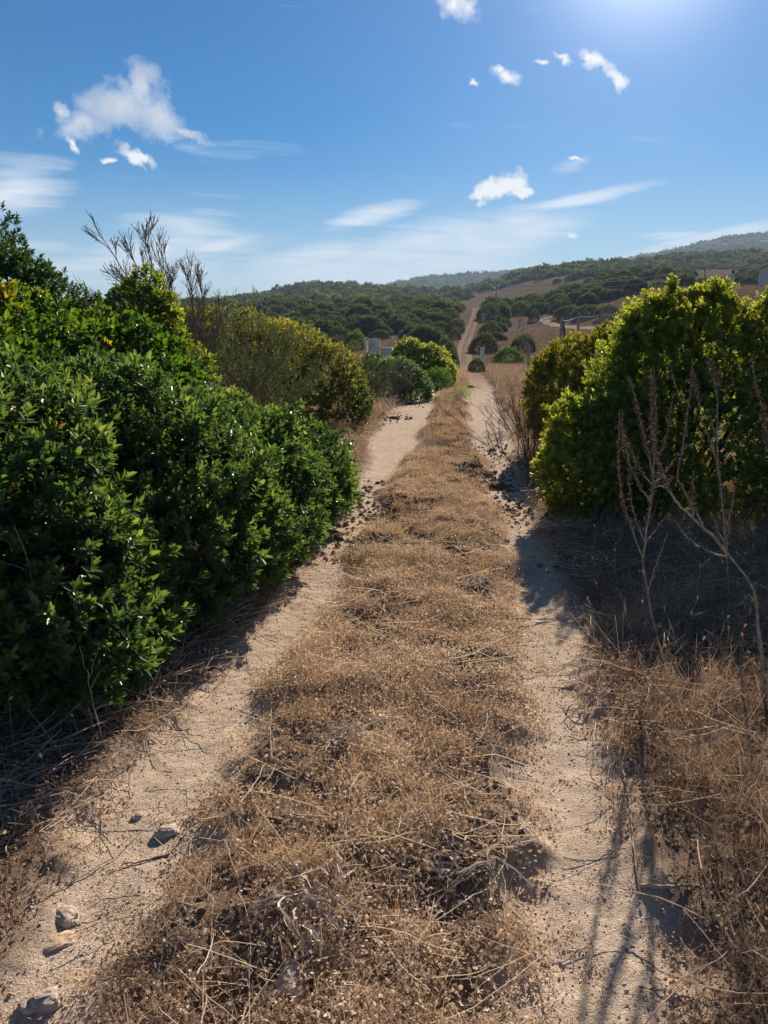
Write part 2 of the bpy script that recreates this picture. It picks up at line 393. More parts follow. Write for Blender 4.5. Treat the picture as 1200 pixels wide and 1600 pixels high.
drape('path', [(884,488),(879,491),(868,494),(852,498),(838,501),(828,504)], 2.4, M['track'])
drape('path', [(848,501),(858,506),(872,510),(890,512),(928,514),(985,512)], 1.9, M['track'])

# ------------------------------------------------------------------ foliage templates
def leaf_quads(base, d, nrm, L, Wd, fold=.25):
    """two quads folded along the midrib"""
    s = np.cross(d, nrm)
    b, t = base, base+d*L
    l1 = base+d*L*.35-s*Wd+nrm*Wd*fold*2; l2 = base+d*L*.75-s*Wd*.75+nrm*Wd*fold*1.4
    r1 = base+d*L*.35+s*Wd+nrm*Wd*fold*2; r2 = base+d*L*.75+s*Wd*.75+nrm*Wd*fold*1.4
    return [b, l1, l2, t, r2, r1], [[0, 1, 2, 3], [0, 3, 4, 5]]
def sprig(n, stem, L, Wd, lo=25, hi=80, var=.10, simple=False, tip=.32):
    V, Fq, A = [], [], []
    for i in range(n):
        f = (i+.5)/n; az = i*2.399+random.uniform(-.4, .4); tilt = R(hi+(lo-hi)*f+random.uniform(-10, 10))
        d = np.array([math.sin(tilt)*math.cos(az), math.sin(tilt)*math.sin(az), math.cos(tilt)])
        up = np.array([-math.cos(tilt)*math.cos(az), -math.cos(tilt)*math.sin(az), math.sin(tilt)])
        sd = np.cross(d, up); r = random.uniform(-.6, .6); nn = up*math.cos(r)+sd*math.sin(r)
        b = np.array([0, 0, stem*f]); l = L*random.uniform(.75, 1.15); w = Wd*random.uniform(.8, 1.15)
        if simple:
            s = np.cross(d, nn); v = [b, b+d*l*.55-s*w, b+d*l, b+d*l*.55+s*w]; q = [[0, 1, 2, 3]]
        else: v, q = leaf_quads(b, d, nn, l, w)
        o = len(V); V += v; Fq += [[o+k for k in g] for g in q]
        A += [random.uniform(-var, var)+tip*(f-.35)]*len(v)
    return np.array(V), np.array(Fq), np.array(A)
SPN = [sprig(13, .060, .044, .0085) for _ in range(5)]             # near mastic
SPL = [sprig(11, .075, .066, .016, 20, 75) for _ in range(5)]      # broad-leaved
SPB = [sprig(12, .06, .052, .0105) for _ in range(5)]
SPM = [sprig(8, .09, .085, .020, simple=True) for _ in range(4)]   # middle distance
SPF = [sprig(6, .20, .22, .085, simple=True) for _ in range(4)]    # far

def in_lobes(P, lobes, k):
    r = np.zeros(len(P), bool)
    for (c, rr) in lobes:
        r |= (((P-np.array(c))/np.array(rr))**2).sum(1) < k*k
    return r
def crown_points(lobes, dens, rough=.10, gap=.42, gfreq=3.2, depth=.30, zmin=None, upper=-.55, seed=0, tuft=2.2):
    """points and outward directions in the outer shell of a union of ellipsoids"""
    Ps, Ds = [], []
    for i, (c, rr) in enumerate(lobes):
        rr = np.array(rr, float); area = 4*math.pi*((((rr[0]*rr[1])**1.6+(rr[0]*rr[2])**1.6+(rr[1]*rr[2])**1.6)/3)**(1/1.6))
        n = int(area*dens); d = unit(rng.normal(0, 1, (n, 3))); d = d[d[:, 2] > upper]
        dep = rng.random(len(d))**1.7*depth
        P = np.array(c)+d*rr*(1-dep)[:, None]
        nz = fbm(P[:, 0]*tuft, P[:, 1]*tuft, P[:, 2]*tuft, o=3, seed=seed+50)
        nrm = unit(d/rr)
        P = P+nrm*(nz*rough*1.6+rng.normal(0, rough*.14, len(d)))[:, None]
        others = [l for j, l in enumerate(lobes) if j != i]
        keep = ~in_lobes(P, others, .80) if others else np.ones(len(P), bool)
        g = vn(P[:, 0]*gfreq, P[:, 1]*gfreq, P[:, 2]*gfreq, seed=seed+90)
        keep &= (g > gap-.25+.0*dep) | (rng.random(len(P)) < .15)
        Ps.append(P[keep]); Ds.append(nrm[keep])
    P = np.concatenate(Ps); D = np.concatenate(Ds)
    if zmin is not None: k = P[:, 2] > zmin; P, D = P[k], D[k]
    return P, D
def foliage(lobes, sprigs, dens, size=1., tint=None, name='foliage', mat=None, parent=None, seed=0, up=.55, spread=.45, loc=None, clear=None, **kw):
    P, D = crown_points(lobes, dens, seed=seed, **kw)
    hz = H(P[:, 0], P[:, 1]); k = P[:, 2] > hz+.02
    if clear is not None: k &= clear(P)
    P, D = P[k], D[k]
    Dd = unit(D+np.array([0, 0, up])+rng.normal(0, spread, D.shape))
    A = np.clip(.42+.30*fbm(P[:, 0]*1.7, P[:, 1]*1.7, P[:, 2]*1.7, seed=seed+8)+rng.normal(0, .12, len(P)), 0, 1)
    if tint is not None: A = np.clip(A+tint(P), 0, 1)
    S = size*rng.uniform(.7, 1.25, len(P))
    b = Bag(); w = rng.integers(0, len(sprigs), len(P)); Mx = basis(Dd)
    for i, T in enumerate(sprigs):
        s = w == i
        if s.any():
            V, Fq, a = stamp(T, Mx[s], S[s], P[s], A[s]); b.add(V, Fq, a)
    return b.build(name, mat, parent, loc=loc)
def stems(root, lobes, n, r0, parent, mat=None, name='stem', sub=5):
    """branches from the foot out into the crown"""
    root = np.array(root, float); b = Bag(); ps = []
    for i in range(n):
        c, rr = lobes[i % len(lobes)]
        tgt = np.array(c)+np.array(rr)*rng.normal(0, .4, 3)
        st = root+np.array([rng.normal(0, .12), rng.normal(0, .12), -.04])
        mid = st*.5+tgt*.5+np.array([0, 0, .12])+rng.normal(0, .07, 3)
        ps.append(resample([st, st*.7+mid*.3+[0, 0, .1], mid, tgt], 8))
    P = np.array(ps); Rr = np.linspace(r0, r0*.35, 8)[None]*rng.uniform(.7, 1.2, (n, 1))
    b.add(*tubes(P, Rr, 6), .3)
    Q = offshoots(P, sub, .3, 1., .9, .45); b.add(*tubes(Q, np.linspace(r0*.3, r0*.08, Q.shape[1])[None]*np.ones((len(Q), 1)), 4), .5)
    return b.build(name, mat or M['stem'], parent, loc=parent.location if parent else None)
def shoots(lobes, n, r=.06, L=.13):          # stray leafy shoots that break the outline
    out = []
    for i in range(n):
        c, rr = lobes[rng.integers(0, len(lobes))]; d = unit(rng.normal(0, 1, 3)+np.array([0, -.3, .9]))
        if d[2] < -.1: d[2] = -d[2]
        p = np.array(c)+d*np.array(rr)*rng.uniform(.90, 1.0); out.append((tuple(p+np.array([0, 0, L*.4])), (r, r, L*rng.uniform(.6, 1.3))))
    return out
def shrub(label, root, lobes, sprigs, dens, mat, seed, group=None, nst=7, r0=.03, name='shrub', cat='shrub', size=1., stray=0, **kw):
    if stray: lobes = lobes+shoots(lobes, stray)
    e = empty(name, root, label, cat, group)
    foliage(lobes, sprigs, dens, size, mat=M[mat], parent=e, seed=seed, loc=root, **kw)
    stems(root, lobes, nst, r0, e)
    return e
def gz(x, y, dz=0.): return np.array([x, y, float(H(np.array([x]), np.array([y]))[0])+dz])

# ------------------------------------------------------------------ near shrubs on the left
FULL = 1.0
lobA = [((-2.35, 3.55, .60), (1.15, 1.05, .92)), ((-1.78, 4.6, .55), (1.02, 1.12, .88)), ((-1.45, 5.75, .42), (.95, 1.05, .72)),
        ((-1.12, 6.9, .34), (.80, .92, .55)), ((-2.6, 5.4, .70), (1.1, 1.1, .82)), ((-3.3, 4.1, .65), (1.2, 1.1, .85)), ((-.80, 7.55, .26), (.45, .55, .38)),
        ((-1.72, 3.35, .42), (.62, .62, .55)), ((-1.18, 4.75, .38), (.46, .70, .50)), ((-2.2, 7.2, .5), (1.0, 1.0, .65))]
shrub('large glossy dark green shrub bulging over the left rut, nearest the camera', gz(-1.9, 4.9), lobA, SPN, 500, 'mastic', 100, size=1.22, stray=26, nst=16, r0=.035, gap=.50, gfreq=3.0, rough=.20, depth=.30, zmin=.03, tuft=3.0)
lobB = [((-3.05, 5.3, 1.15), (1.0, .9, .98)), ((-2.35, 6.1, 1.0), (.75, .8, .82)), ((-4.0, 5.0, 1.1), (1.1, 1., 1.05)), ((-2.75, 4.5, 1.02), (.85, .6, .80)), ((-3.6, 4.3, 1.1), (.9, .7, .85))]
shrub('broad-leaved shrub with yellow green and orange leaves, left edge above the dark glossy shrub', gz(-3.6, 5.8), lobB, SPL, 230, 'mastic_mix', 140, nst=8, stray=20, gap=.42,
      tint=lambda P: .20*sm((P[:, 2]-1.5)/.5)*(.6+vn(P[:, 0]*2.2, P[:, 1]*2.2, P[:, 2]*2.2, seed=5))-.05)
lobC = [((-4.75, 8.8, 1.55), (.95, 1.0, 1.52)), ((-3.95, 8.9, 1.35), (.75, .8, .98)), ((-6.0, 8.6, 1.6), (1.2, 1.2, 1.5)), ((-3.45, 8.9, 1.15), (.6, .7, .68)), ((-4.25, 8.8, 2.0), (.42, .5, .62))]
shrub('tall dark small-leaved tree on the left edge, rising highest against the sky', gz(-5.2, 8.9), lobC, SPB, 260, 'oak', 160, nst=8, r0=.05, name='evergreen_tree', cat='tree', gap=.43, rough=.16, tuft=3.)
lobD = [((-2.45, 7.9, 1.35), (.36, .4, .98)), ((-2.7, 7.8, 1.15), (.42, .45, .70)), ((-2.2, 7.9, .85), (.40, .45, .8)), ((-2.3, 7.8, 1.6), (.2, .2, .5))]
shrub('upright pointed green shrub in front of the wind-bent bare branches', gz(-2.72, 7.9), lobD, SPB, 330, 'mastic_bright', 180, nst=5, gap=.42, rough=.14, tint=lambda P: -.08)

def dead_branches(root, tips, label, name, mat, n2=9, n3=5, lens=(.9, .4), r=.012, leafy=0):
    e = empty(name, root, label, 'shrub')
    b = Bag(); root = np.array(root, float)
    P = np.array([resample([root, root*.6+np.array(t)*.4+[random.uniform(-.1, .1), 0, .22], np.array(t)], 9) for t in tips])
    P[:, 1:] += rng.normal(0, .015, P[:, 1:].shape)
    b.add(*tubes(P, np.linspace(r, r*.3, 9)[None]*np.ones((len(P), 1)), 5), .3)
    Q = offshoots(P, n2, .25, 1., .45, lens[0], 7, .10, .06); b.add(*tubes(Q, np.linspace(r*.35, r*.16, 7)[None]*np.ones((len(Q), 1)), 4), .4)
    S = offshoots(Q, n3, .2, 1., .5, lens[1], 5, .12, .08); b.add(*tubes(S, np.full((len(S), 5), r*.19), 3), .6)
    rel_loc = e.location
    b.build('branch', mat, e, loc=rel_loc)
    if leafy:
        Tn = (np.array([[0, 0, 0], [.002, 0, .008], [0, 0, .018], [-.002, 0, .008]]), np.array([[0, 1, 2, 3]]), np.zeros(4))
        for pool in (S,):
            N, K, _ = pool.shape; i = np.repeat(np.arange(N), leafy); t = rng.uniform(.1, .98, len(i))*(K-1.001); k = t.astype(int); f = (t-k)[:, None]
            Pp = pool[i, k]*(1-f)+pool[i, k+1]*f; d = unit(pool[i, k+1]-pool[i, k])+rng.normal(0, .6, Pp.shape)
            A = np.clip(.5+.3*fbm(Pp[:, 0]*2, Pp[:, 1]*2, Pp[:, 2]*2)+rng.normal(0, .15, len(Pp)), 0, 1)
            V, Fq, a = stamp(Tn, basis(d), rng.uniform(.9, 1.9, len(Pp)), Pp, A)
            g = Bag(); g.add(V, Fq, a); g.build('foliage', M['heath'], e, loc=rel_loc)
    return e
r_ = gz(-2.35, 9.6)
dead_branches(r_, [W(170, 385, 9.0), W(205, 395, 9.2), W(245, 395, 9.5), W(262, 420, 9.3), W(300, 425, 9.7), W(318, 450, 9.6), W(190, 430, 9.2), W(230, 380, 9.4), W(150, 470, 9.4), W(345, 490, 9.8)],
              'bare windswept grey branches leaning left against the sky', 'windswept_shrub', M['twig'], 20, 10, (.52, .24), .015, leafy=4)
# feathery heath shrub
def heath(label, root, tips, n3=7, lens=(.7, .28), leafy=9, group=None, r=.010, name='heath_shrub'):
    return dead_branches(root, tips, label, name, M['twig'], 9, n3, lens, r, leafy)
r_ = gz(-2.0, 11.0)
heath('feathery grey green heath shrub with bare brown stems below', r_, [W(x, y, d) for x, y, d in [(500,585,10.9),(410,510,10.6),(440,520,10.8),(330,490,10.6),(360,480,10.9),(395,490,11),(430,505,11.2),(460,530,11),(480,560,10.8),(490,600,10.8),(350,520,10.2),(380,540,10.2),(420,545,10.1),(450,570,10.1),(470,610,10.2),(440,630,10.1),(400,600,9.9),(345,560,10.0),(310,500,10.3)]], n3=9, leafy=15)
lobE = [((-2.95, 14.0, 1.3), (1.2, 1., .92)), ((-2.05, 14.2, 1.1), (1.1, 1., .86)), ((-1.25, 14.3, .80), (.90, .9, .78)), ((-.80, 14.0, .45), (.55, .6, .60)), ((-1.45, 13.5, .45), (.5, .5, .5)), ((-4.2, 14.0, 1.2), (1.2, 1., .85))]
shrub('long rounded shrub with golden yellow leaves, behind the grey heath', gz(-2.0, 14.1), lobE, SPM, 420, 'mastic_gold', 220, nst=10, size=.60, gap=.34, rough=.14,
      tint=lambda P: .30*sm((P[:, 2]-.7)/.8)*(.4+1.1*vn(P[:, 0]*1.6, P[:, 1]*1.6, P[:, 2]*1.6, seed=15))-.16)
r_ = gz(-.85, 17.5)
heath('low brown heath bush at the right foot of the golden shrub', r_, [W(x, y, 17.3) for x, y in [(560,560),(575,553),(590,562),(603,580),(555,590),(600,600),(580,600),(565,610),(545,575),(612,600)]], n3=10, lens=(.5, .25), leafy=9, r=.016)
lobF = [((.30, 21.6, .25), (.66, .8, .86)), ((.95, 21.4, .18), (.45, .6, .52)), ((-.28, 21.7, .30), (.55, .6, .98)), ((.7, 21.5, .2), (.5, .6, .72))]
shrub('low dense dark green shrub at the left edge of the track, before the bramble', gz(.4, 21.6), lobF, SPM, 300, 'mastic', 240, nst=4, size=.7, gap=.38, rough=.1)
r_ = gz(.25, 20.5)
heath('brown twiggy heath bush before the low dark green shrub', r_, [W(x, y, 20.4) for x, y in [(610,575),(620,570),(632,580),(640,595),(605,590),(628,600),(615,605),(645,605)]], n3=9, lens=(.45, .22), leafy=6, r=.014)
lobG = [((.95, 28.4, .62), (.62, .8, 1.02)), ((1.75, 28.8, .50), (.80, .9, .92)), ((2.1, 27.8, .30), (.50, .7, .62)), ((1.2, 27.7, .32), (.85, .7, .62)), ((.55, 28.2, .3), (.6, .7, .62))]
shrub('bright green bramble mound beside the concrete pillars', gz(1.3, 28.4), lobG, SPM, 190, 'mastic_bright', 260, nst=5, size=1.1, gap=.38, rough=.14, name='bramble', cat='bramble')
lobG2 = [((1.85, 26.0, .15), (.48, .6, .52)), ((1.55, 25.8, .12), (.45, .5, .42))]
shrub('small pale feathery bush at the foot of the bramble by the track', gz(1.75, 25.9), lobG2, SPM, 260, 'scrub_bright', 270, nst=3, size=.55, gap=.38, up=1.4, tint=lambda P: .2)

# near shrubs on the right
lobH = [((2.75, 7.8, .85), (.58, .8, .98)), ((3.35, 7.9, .95), (.80, .85, .98)), ((4.2, 7.8, .90), (.85, .9, .90)), ((3.1, 7.2, .62), (.75, .6, .70)), ((4.0, 7.0, .62), (.8, .6, .66)), ((5.0, 7.8, .80), (.8, .9, .95)),
        ((2.50, 7.6, 1.62), (.24, .28, .40)), ((2.78, 7.8, 1.76), (.26, .35, .42)), ((3.04, 7.7, 1.70), (.24, .3, .34)), ((3.32, 7.8, 1.84), (.23, .3, .40)), ((3.62, 7.8, 1.55), (.32, .3, .34)), ((3.92, 7.8, 1.62), (.30, .3, .40)), ((4.3, 7.8, 1.60), (.35, .3, .38)),
        ((2.40, 7.5, 1.15), (.34, .4, .50)), ((2.7, 6.9, .22), (.60, .45, .45)), ((3.3, 6.6, .20), (.6, .42, .40)), ((4.0, 6.5, .25), (.7, .5, .45)), ((2.35, 7.0, .85), (.36, .35, .40))]
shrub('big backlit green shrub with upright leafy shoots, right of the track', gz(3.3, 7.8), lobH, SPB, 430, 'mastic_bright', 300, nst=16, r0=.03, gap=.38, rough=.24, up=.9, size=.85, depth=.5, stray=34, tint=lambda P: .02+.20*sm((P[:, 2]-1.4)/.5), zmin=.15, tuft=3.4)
lobI = [((2.02, 7.15, .66), (.44, .5, .46)), ((1.86, 7.0, .42), (.36, .42, .34)), ((2.3, 7.0, .50), (.42, .45, .50)), ((2.3, 7.3, .85), (.3, .3, .32)), ((2.1, 7.0, .18), (.5, .42, .32))]
shrub('small round light green bush at the right rut, left foot of the big shrub', gz(2.0, 7.1), lobI, SPN, 560, 'mastic_bright', 320, stray=14, nst=5, r0=.018, gap=.42, rough=.12, tint=lambda P: .06, tuft=3.)
lobJ = [((3.4, 11.4, 1.15), (.6, .6, .62)), ((3.0, 11.2, 1.05), (.75, .7, .64)), ((2.55, 11.0, .85), (.5, .5, .50)), ((2.9, 10.9, .6), (.8, .6, .55))]
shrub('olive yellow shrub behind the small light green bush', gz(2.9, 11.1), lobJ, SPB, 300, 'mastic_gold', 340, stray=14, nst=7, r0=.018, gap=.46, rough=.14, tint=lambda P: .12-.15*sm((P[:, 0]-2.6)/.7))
# dry twiggy shrub right of the right rut
def twiggy(label, root, n, h, spread, group=None):
    e = empty('dry_shrub', root, label, 'dry shrub', group); b = Bag()
    st = np.array(root)+rng.normal(0, 1, (n, 3))*[spread*.35, spread*.3, 0]
    st[:, 2] = H(st[:, 0], st[:, 1])
    d = (st-np.array(root))*1.1+np.array([0, 0, h*.9]); d[:, :2] += rng.normal(0, .12, (n, 2))
    P = paths(st, d, h*rng.uniform(.6, 1.1, n), 7, .08, .03)
    b.add(*tubes(P, np.linspace(.006, .0025, 7)[None]*np.ones((n, 1)), 4), .2)
    Q = offshoots(P, 5, .25, .95, .6, h*.35, 5, .1, .1); b.add(*tubes(Q, np.full((len(Q), 5), .0018), 3), .4)
    S = offshoots(Q, 4, .2, 1., .6, h*.13, 4, .15, .08); b.add(*tubes(S, np.full((len(S), 4), .0014), 3), .5)
    b.build('twig', M['seed'], e, loc=e.location)
    return e
twiggy('dry reddish brown twiggy bush at the right edge of the track, before the olive shrub', gz(2.15, 10.6), 46, .78, .75)
twiggy('pale brown dry bush behind the reddish twiggy bush, near the wooden post', gz(2.9, 14.2), 60, .85, 1.2)
twiggy('thin dry bush at the left foot of the round light green bush', gz(1.72, 8.6), 14, .42, .3)

# ------------------------------------------------------------------ middle distance and hill shrubs
def dome(nl, dens, sprigs, size, seed, rough=.12):
    lob = []
    for i in range(nl):
        a = rng.uniform(0, 6.28); r = 0 if i == 0 else rng.uniform(.35, .55)
        s = .75 if i == 0 else rng.uniform(.38, .6)
        lob.append(((r*math.cos(a), r*math.sin(a), s*.28), (s, s, s*rng.uniform(.8, 1.0))))
    P, D = crown_points(lob, dens, rough=rough, gap=.30, gfreq=5, depth=.3, upper=-.35, seed=seed, tuft=5.)
    k = P[:, 2] > -.05; P, D = P[k], D[k]
    Dd = unit(D+np.array([0, 0, .5])+rng.normal(0, .4, D.shape))
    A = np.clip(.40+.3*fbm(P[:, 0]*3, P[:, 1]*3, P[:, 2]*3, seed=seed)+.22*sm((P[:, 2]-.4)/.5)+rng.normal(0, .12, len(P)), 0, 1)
    w = rng.integers(0, len(sprigs), len(P)); Mx = basis(Dd); b = Bag()
    for i, T in enumerate(sprigs):
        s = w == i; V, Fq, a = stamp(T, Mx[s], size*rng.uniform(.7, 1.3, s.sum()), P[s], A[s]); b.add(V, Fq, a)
    return b
# unit domes about 1 m in radius and 1 m high
def dome_mesh(nl, dens, sprigs, size, seed, mat, rough=.12):
    o = dome(nl, dens, sprigs, size, seed, rough).build('shrub', M[mat]); COL.objects.unlink(o); return o
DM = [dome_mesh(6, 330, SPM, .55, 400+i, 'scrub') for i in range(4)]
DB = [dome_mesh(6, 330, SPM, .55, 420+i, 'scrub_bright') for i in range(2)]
mids = [  # x0, x1, top, base, bright, label
 (538,575,519,548,1,'low flat green shrub left of the concrete pillars behind the golden shrub'),
 (512,546,511,537,0,'dark low shrub behind the crown of the golden shrub'),
 (690,714,537,562,0,'low scrub mound between the bramble and the track edge'),
 (672,699,519,539,0,'grey green scrub mound above the right end of the bramble'),
 (654,682,503,521,0,'scrub mound behind the ball-shaped shrub'),
 (706,724,498,511,0,'small scrub mound hugging the upper track on its left'),
 (640,663,509,524,0,'small dark grey green ball-shaped shrub above the bramble'),
 (576,612,517,531,0,'flat dark shrub just above the concrete pillars'),
 (582,612,500,517,0,'left end of the long flat-topped shrub row above the pillars'),
 (604,640,499,517,0,'middle of the long flat-topped shrub row above the pillars'),
 (634,664,500,516,0,'right end of the long flat-topped shrub row above the pillars'),
 (545,577,505,521,0,'round dark shrub left of the flat-topped shrub row'),
 (538,573,495,509,0,'dark shrub behind the round shrub, left of the flat-topped row'),
 (597,628,486,499,0,'dark shrub behind the left of the flat-topped row'),
 (629,668,486,501,0,'wide shrub behind the right of the flat-topped row'),
 (683,721,483,503,0,'broad dark shrub left of the track where it crosses the crest'),
 (694,719,491,506,0,'greyish shrub left of the upper track, below the broad crest shrub'),
 (671,704,504,519,0,'dark shrub between the ball-shaped shrub and the upper track'),
 (698,725,502,521,0,'dark shrub touching the left edge of the upper track'),
 (662,694,512,525,0,'low shrub right of the ball-shaped shrub'),
 (700,722,516,532,0,'small dark shrub at the left of the track, middle slope'),
 (684,708,528,550,0,'dark round shrub behind the right end of the bramble'),
 (694,717,548,578,0,'dark green shrub at the track edge right of the bramble'),
 (464,492,480,494,0,'dark shrub below the distant left pole'),
 (550,577,479,497,0,'dome-shaped dark shrub at the foot of the left hill'),
 (520,548,485,499,0,'dark shrub left of the dome-shaped one at the foot of the hill'),
 (500,524,489,501,0,'small shrub at the foot of the hill, right of the distant pole shrub'),
 (509,545,496,513,0,'wide dark shrub above the golden shrub'),
 (584,619,479,491,0,'flat dark shrub at the foot of the left hill'),
 (641,684,468,490,0,'largest dark dome on the crest, left of the track'),
 (669,690,464,478,0,'dark shrub behind the largest crest dome'),
 (680,716,471,489,1,'green shrub right of the largest crest dome'),
 (743,784,478,502,0,'large dark shrub right of the track at the crest'),
 (772,797,472,494,1,'light green shrub behind the pole at the crest'),
 (798,825,474,494,0,'dark shrub right of the utility pole on the crest'),
 (823,849,468,483,0,'dark shrub at the top left of the brown field'),
 (825,844,486,503,0,'lone ball-shaped shrub in the brown field at the path end'),
 (778,797,498,512,0,'small shrub beside the foot of the utility pole'),
 (748,784,505,530,0,'dark round shrub right of the track, second below the crest'),
 (731,781,521,553,0,'biggest dark round shrub right of the track, before the leaning stake'),
 (796,840,525,551,0,'low dark shrub spread in the brown field right of the track'),
 (770,816,543,567,1,'bright green low bush behind the grey concrete post'),
 (732,757,561,582,0,'dark bush at the left foot of the grey concrete post'),
 (854,878,534,553,0,'dark shrub at the foot of the braced fence post'),
 (872,894,468,492,0,'upright dark shrub at the upper bend of the sandy path'),
 (884,908,460,473,0,'round dark shrub on the skyline of the brown field'),
 (866,914,481,498,0,'left part of the long low thicket above the sandy path'),
 (892,944,479,498,0,'middle part of the long low thicket above the sandy path'),
 (926,972,480,499,0,'right part of the long low thicket above the sandy path'),
]
placed = []
for i, (x0, x1, t, b_, br, lab) in enumerate(mids):
    xc = (x0+x1)/2; p = G(xc, b_-1); dep = p[1]
    w = (x1-x0)/2/F*dep; h = (b_-t)/F*dep
    src = (DB if br else DM)[i % (2 if br else 4)]
    o = src.copy(); link(o); o.name = 'shrub'
    k = 1.08
    o.scale = (w*k, max(w*.8, h*.6)*k, h*1.12); o.rotation_euler = (0, 0, 0)
    c = np.array([xc, 0, 0]); x = (xc-600)/F*1.0*dep/ray(xc, b_)[1]
    y = dep+w*.6; x = p[0]*(y/dep)
    o.location = (x, y, float(Hbig(x, y))-.04*h)
    tag(o, lab, 'shrub', 'shrubs dotted along the track and the brown field'); placed.append((x, y, w))
# fill: individual shrubs of the scrub belt
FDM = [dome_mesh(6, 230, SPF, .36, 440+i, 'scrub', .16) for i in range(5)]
pl = np.array(placed)
cand = []
tries = 0
def blocked(x, y, r):
    if abs(x-float(tc(y))) < 2.4+r*.7 and y < 250: return True
    if x > .165*y+0 and y < 150 and x < .40*y: return True        # the brown field
    if x >= .40*y and y < 150: return True
    if -.07*y < x < .03*y and 93 < y < 110: return True            # straw clearing on the left
    return False
ys = []
while len(cand) < 262 and tries < 60000:
    tries += 1
    y = 58+(225-58)*random.random()**1.5; x = y*random.uniform(-.24, .40); r = random.uniform(1.3, 2.9)*(1+.001*y)
    if y < 95 and (x > -8): continue
    if blocked(x, y, r): continue
    if y < 190 and x > 0 and fbm(np.array([x/25]), np.array([y/25]), seed=4)[0] < -.1: continue
    if np.min(np.hypot(pl[:, 0]-x, pl[:, 1]-y)-(pl[:, 2]+r)*.66) < 0: continue
    if any((a-x)**2+(b-y)**2 < ((c+r)*.52)**2 for a, b, c in cand): continue
    cand.append((x, y, r))
cand.sort(key=lambda c: c[1])
for i, (x, y, r) in enumerate(cand[:256]):
    o = FDM[i % 5].copy(); link(o); o.name = 'shrub'
    o.location = (x, y, float(Hbig(x, y))-.1); hs = r*random.uniform(.75, 1.1)
    o.scale = (r, r*random.uniform(.8, 1.1), hs); o.rotation_euler = (0, 0, random.uniform(0, 6.28))
    tag(o, 'one of the many dark rounded shrubs in the dense scrub between crest and hills', 'shrub', 'dark shrubs of the dense scrub belt')
cand = np.array(cand)
# the unbroken scrub on the hills
def hill_scrub(name, y0, y1, spacing, rmin, rmax, dens, size, amin=-.48, amax=.62, seed=0, thr=-.42):
    T = []
    for i in range(6):
        b = dome(3, dens, SPF, size, seed+i, .2); V = np.concatenate(b.V); Fq = np.concatenate(b.F[4]); A = np.concatenate(b.A); T.append((V, Fq, (A-.4)*.8))
    rows = np.arange(y0, y1, spacing*.8); P = []
    for y in rows:
        xs = np.arange(y*amin, y*amax, spacing); xs = xs+rng.uniform(-.5, .5, len(xs))*spacing
        yy = y+rng.uniform(-.5, .5, len(xs))*spacing; P.append(np.stack([xs, yy], 1))
    P = np.concatenate(P); x, y = P[:, 0], P[:, 1]
    k = fbm(x/55, y/55, seed=71+seed) > thr
    k &= ~((np.abs(x-tc(y)) < 4) & (y < 260))
    k &= ~((x > .165*y) & (y < 158)) & ~((x > .05*y) & (y < 150))
    if len(cand) and y0 < 400:
        d = np.full(len(x), 1e9)
        for (a, b, c) in list(cand)+placed: d = np.minimum(d, np.hypot(x-a, y-b)-c)
        k &= d > .5
    k &= rng.random(len(x)) < .96
    x, y = x[k], y[k]; n = len(x); z = Hbig(x, y)-.15
    r = rng.uniform(rmin, rmax, n)*(1+.35*fbm(x/40, y/40, seed=8)); A = np.clip(.40+.30*fbm(x/30, y/30, seed=12)+rng.normal(0, .20, n), 0, 1)
    S = np.stack([r, r, r*rng.uniform(.6, 1.15, n)], 1); Mx = basis(np.tile([[0, 0, 1.]], (n, 1)))
    w = rng.integers(0, 6, n); b = Bag()
    for i in range(6):
        s = w == i; b.add(*stamp(T[i], Mx[s], S[s], np.stack([x, y, z], 1)[s], A[s]))
    o = b.build(name, M['scrub']); return o
o = hill_scrub('hillside_scrub', 125, 270, 6.4, 1.3, 2.7, 55, .58, seed=500, amin=-.42, amax=.5, thr=-.22); tag(o, 'dense dark green maquis scrub on the rising ground beyond the track crest', 'scrub', kind='stuff')
o = hill_scrub('hillside_scrub', 270, 440, 6.0, 1.7, 3.3, 22, .85, seed=510, thr=-.24); tag(o, 'dense dark green maquis scrub covering the slopes below the hills', 'scrub', kind='stuff')
o = hill_scrub('hillside_scrub', 440, 760, 7.6, 2.2, 4.4, 12, 1.2, seed=520, thr=-.32); tag(o, 'dense dark scrub covering the nearer hill', 'scrub', kind='stuff')
o = hill_scrub('hillside_scrub', 900, 1500, 11.0, 3.5, 6.8, 7, 1.7, seed=540, thr=-.6); tag(o, 'hazy blue green woodland scrub on the farthest hills', 'scrub', kind='stuff')

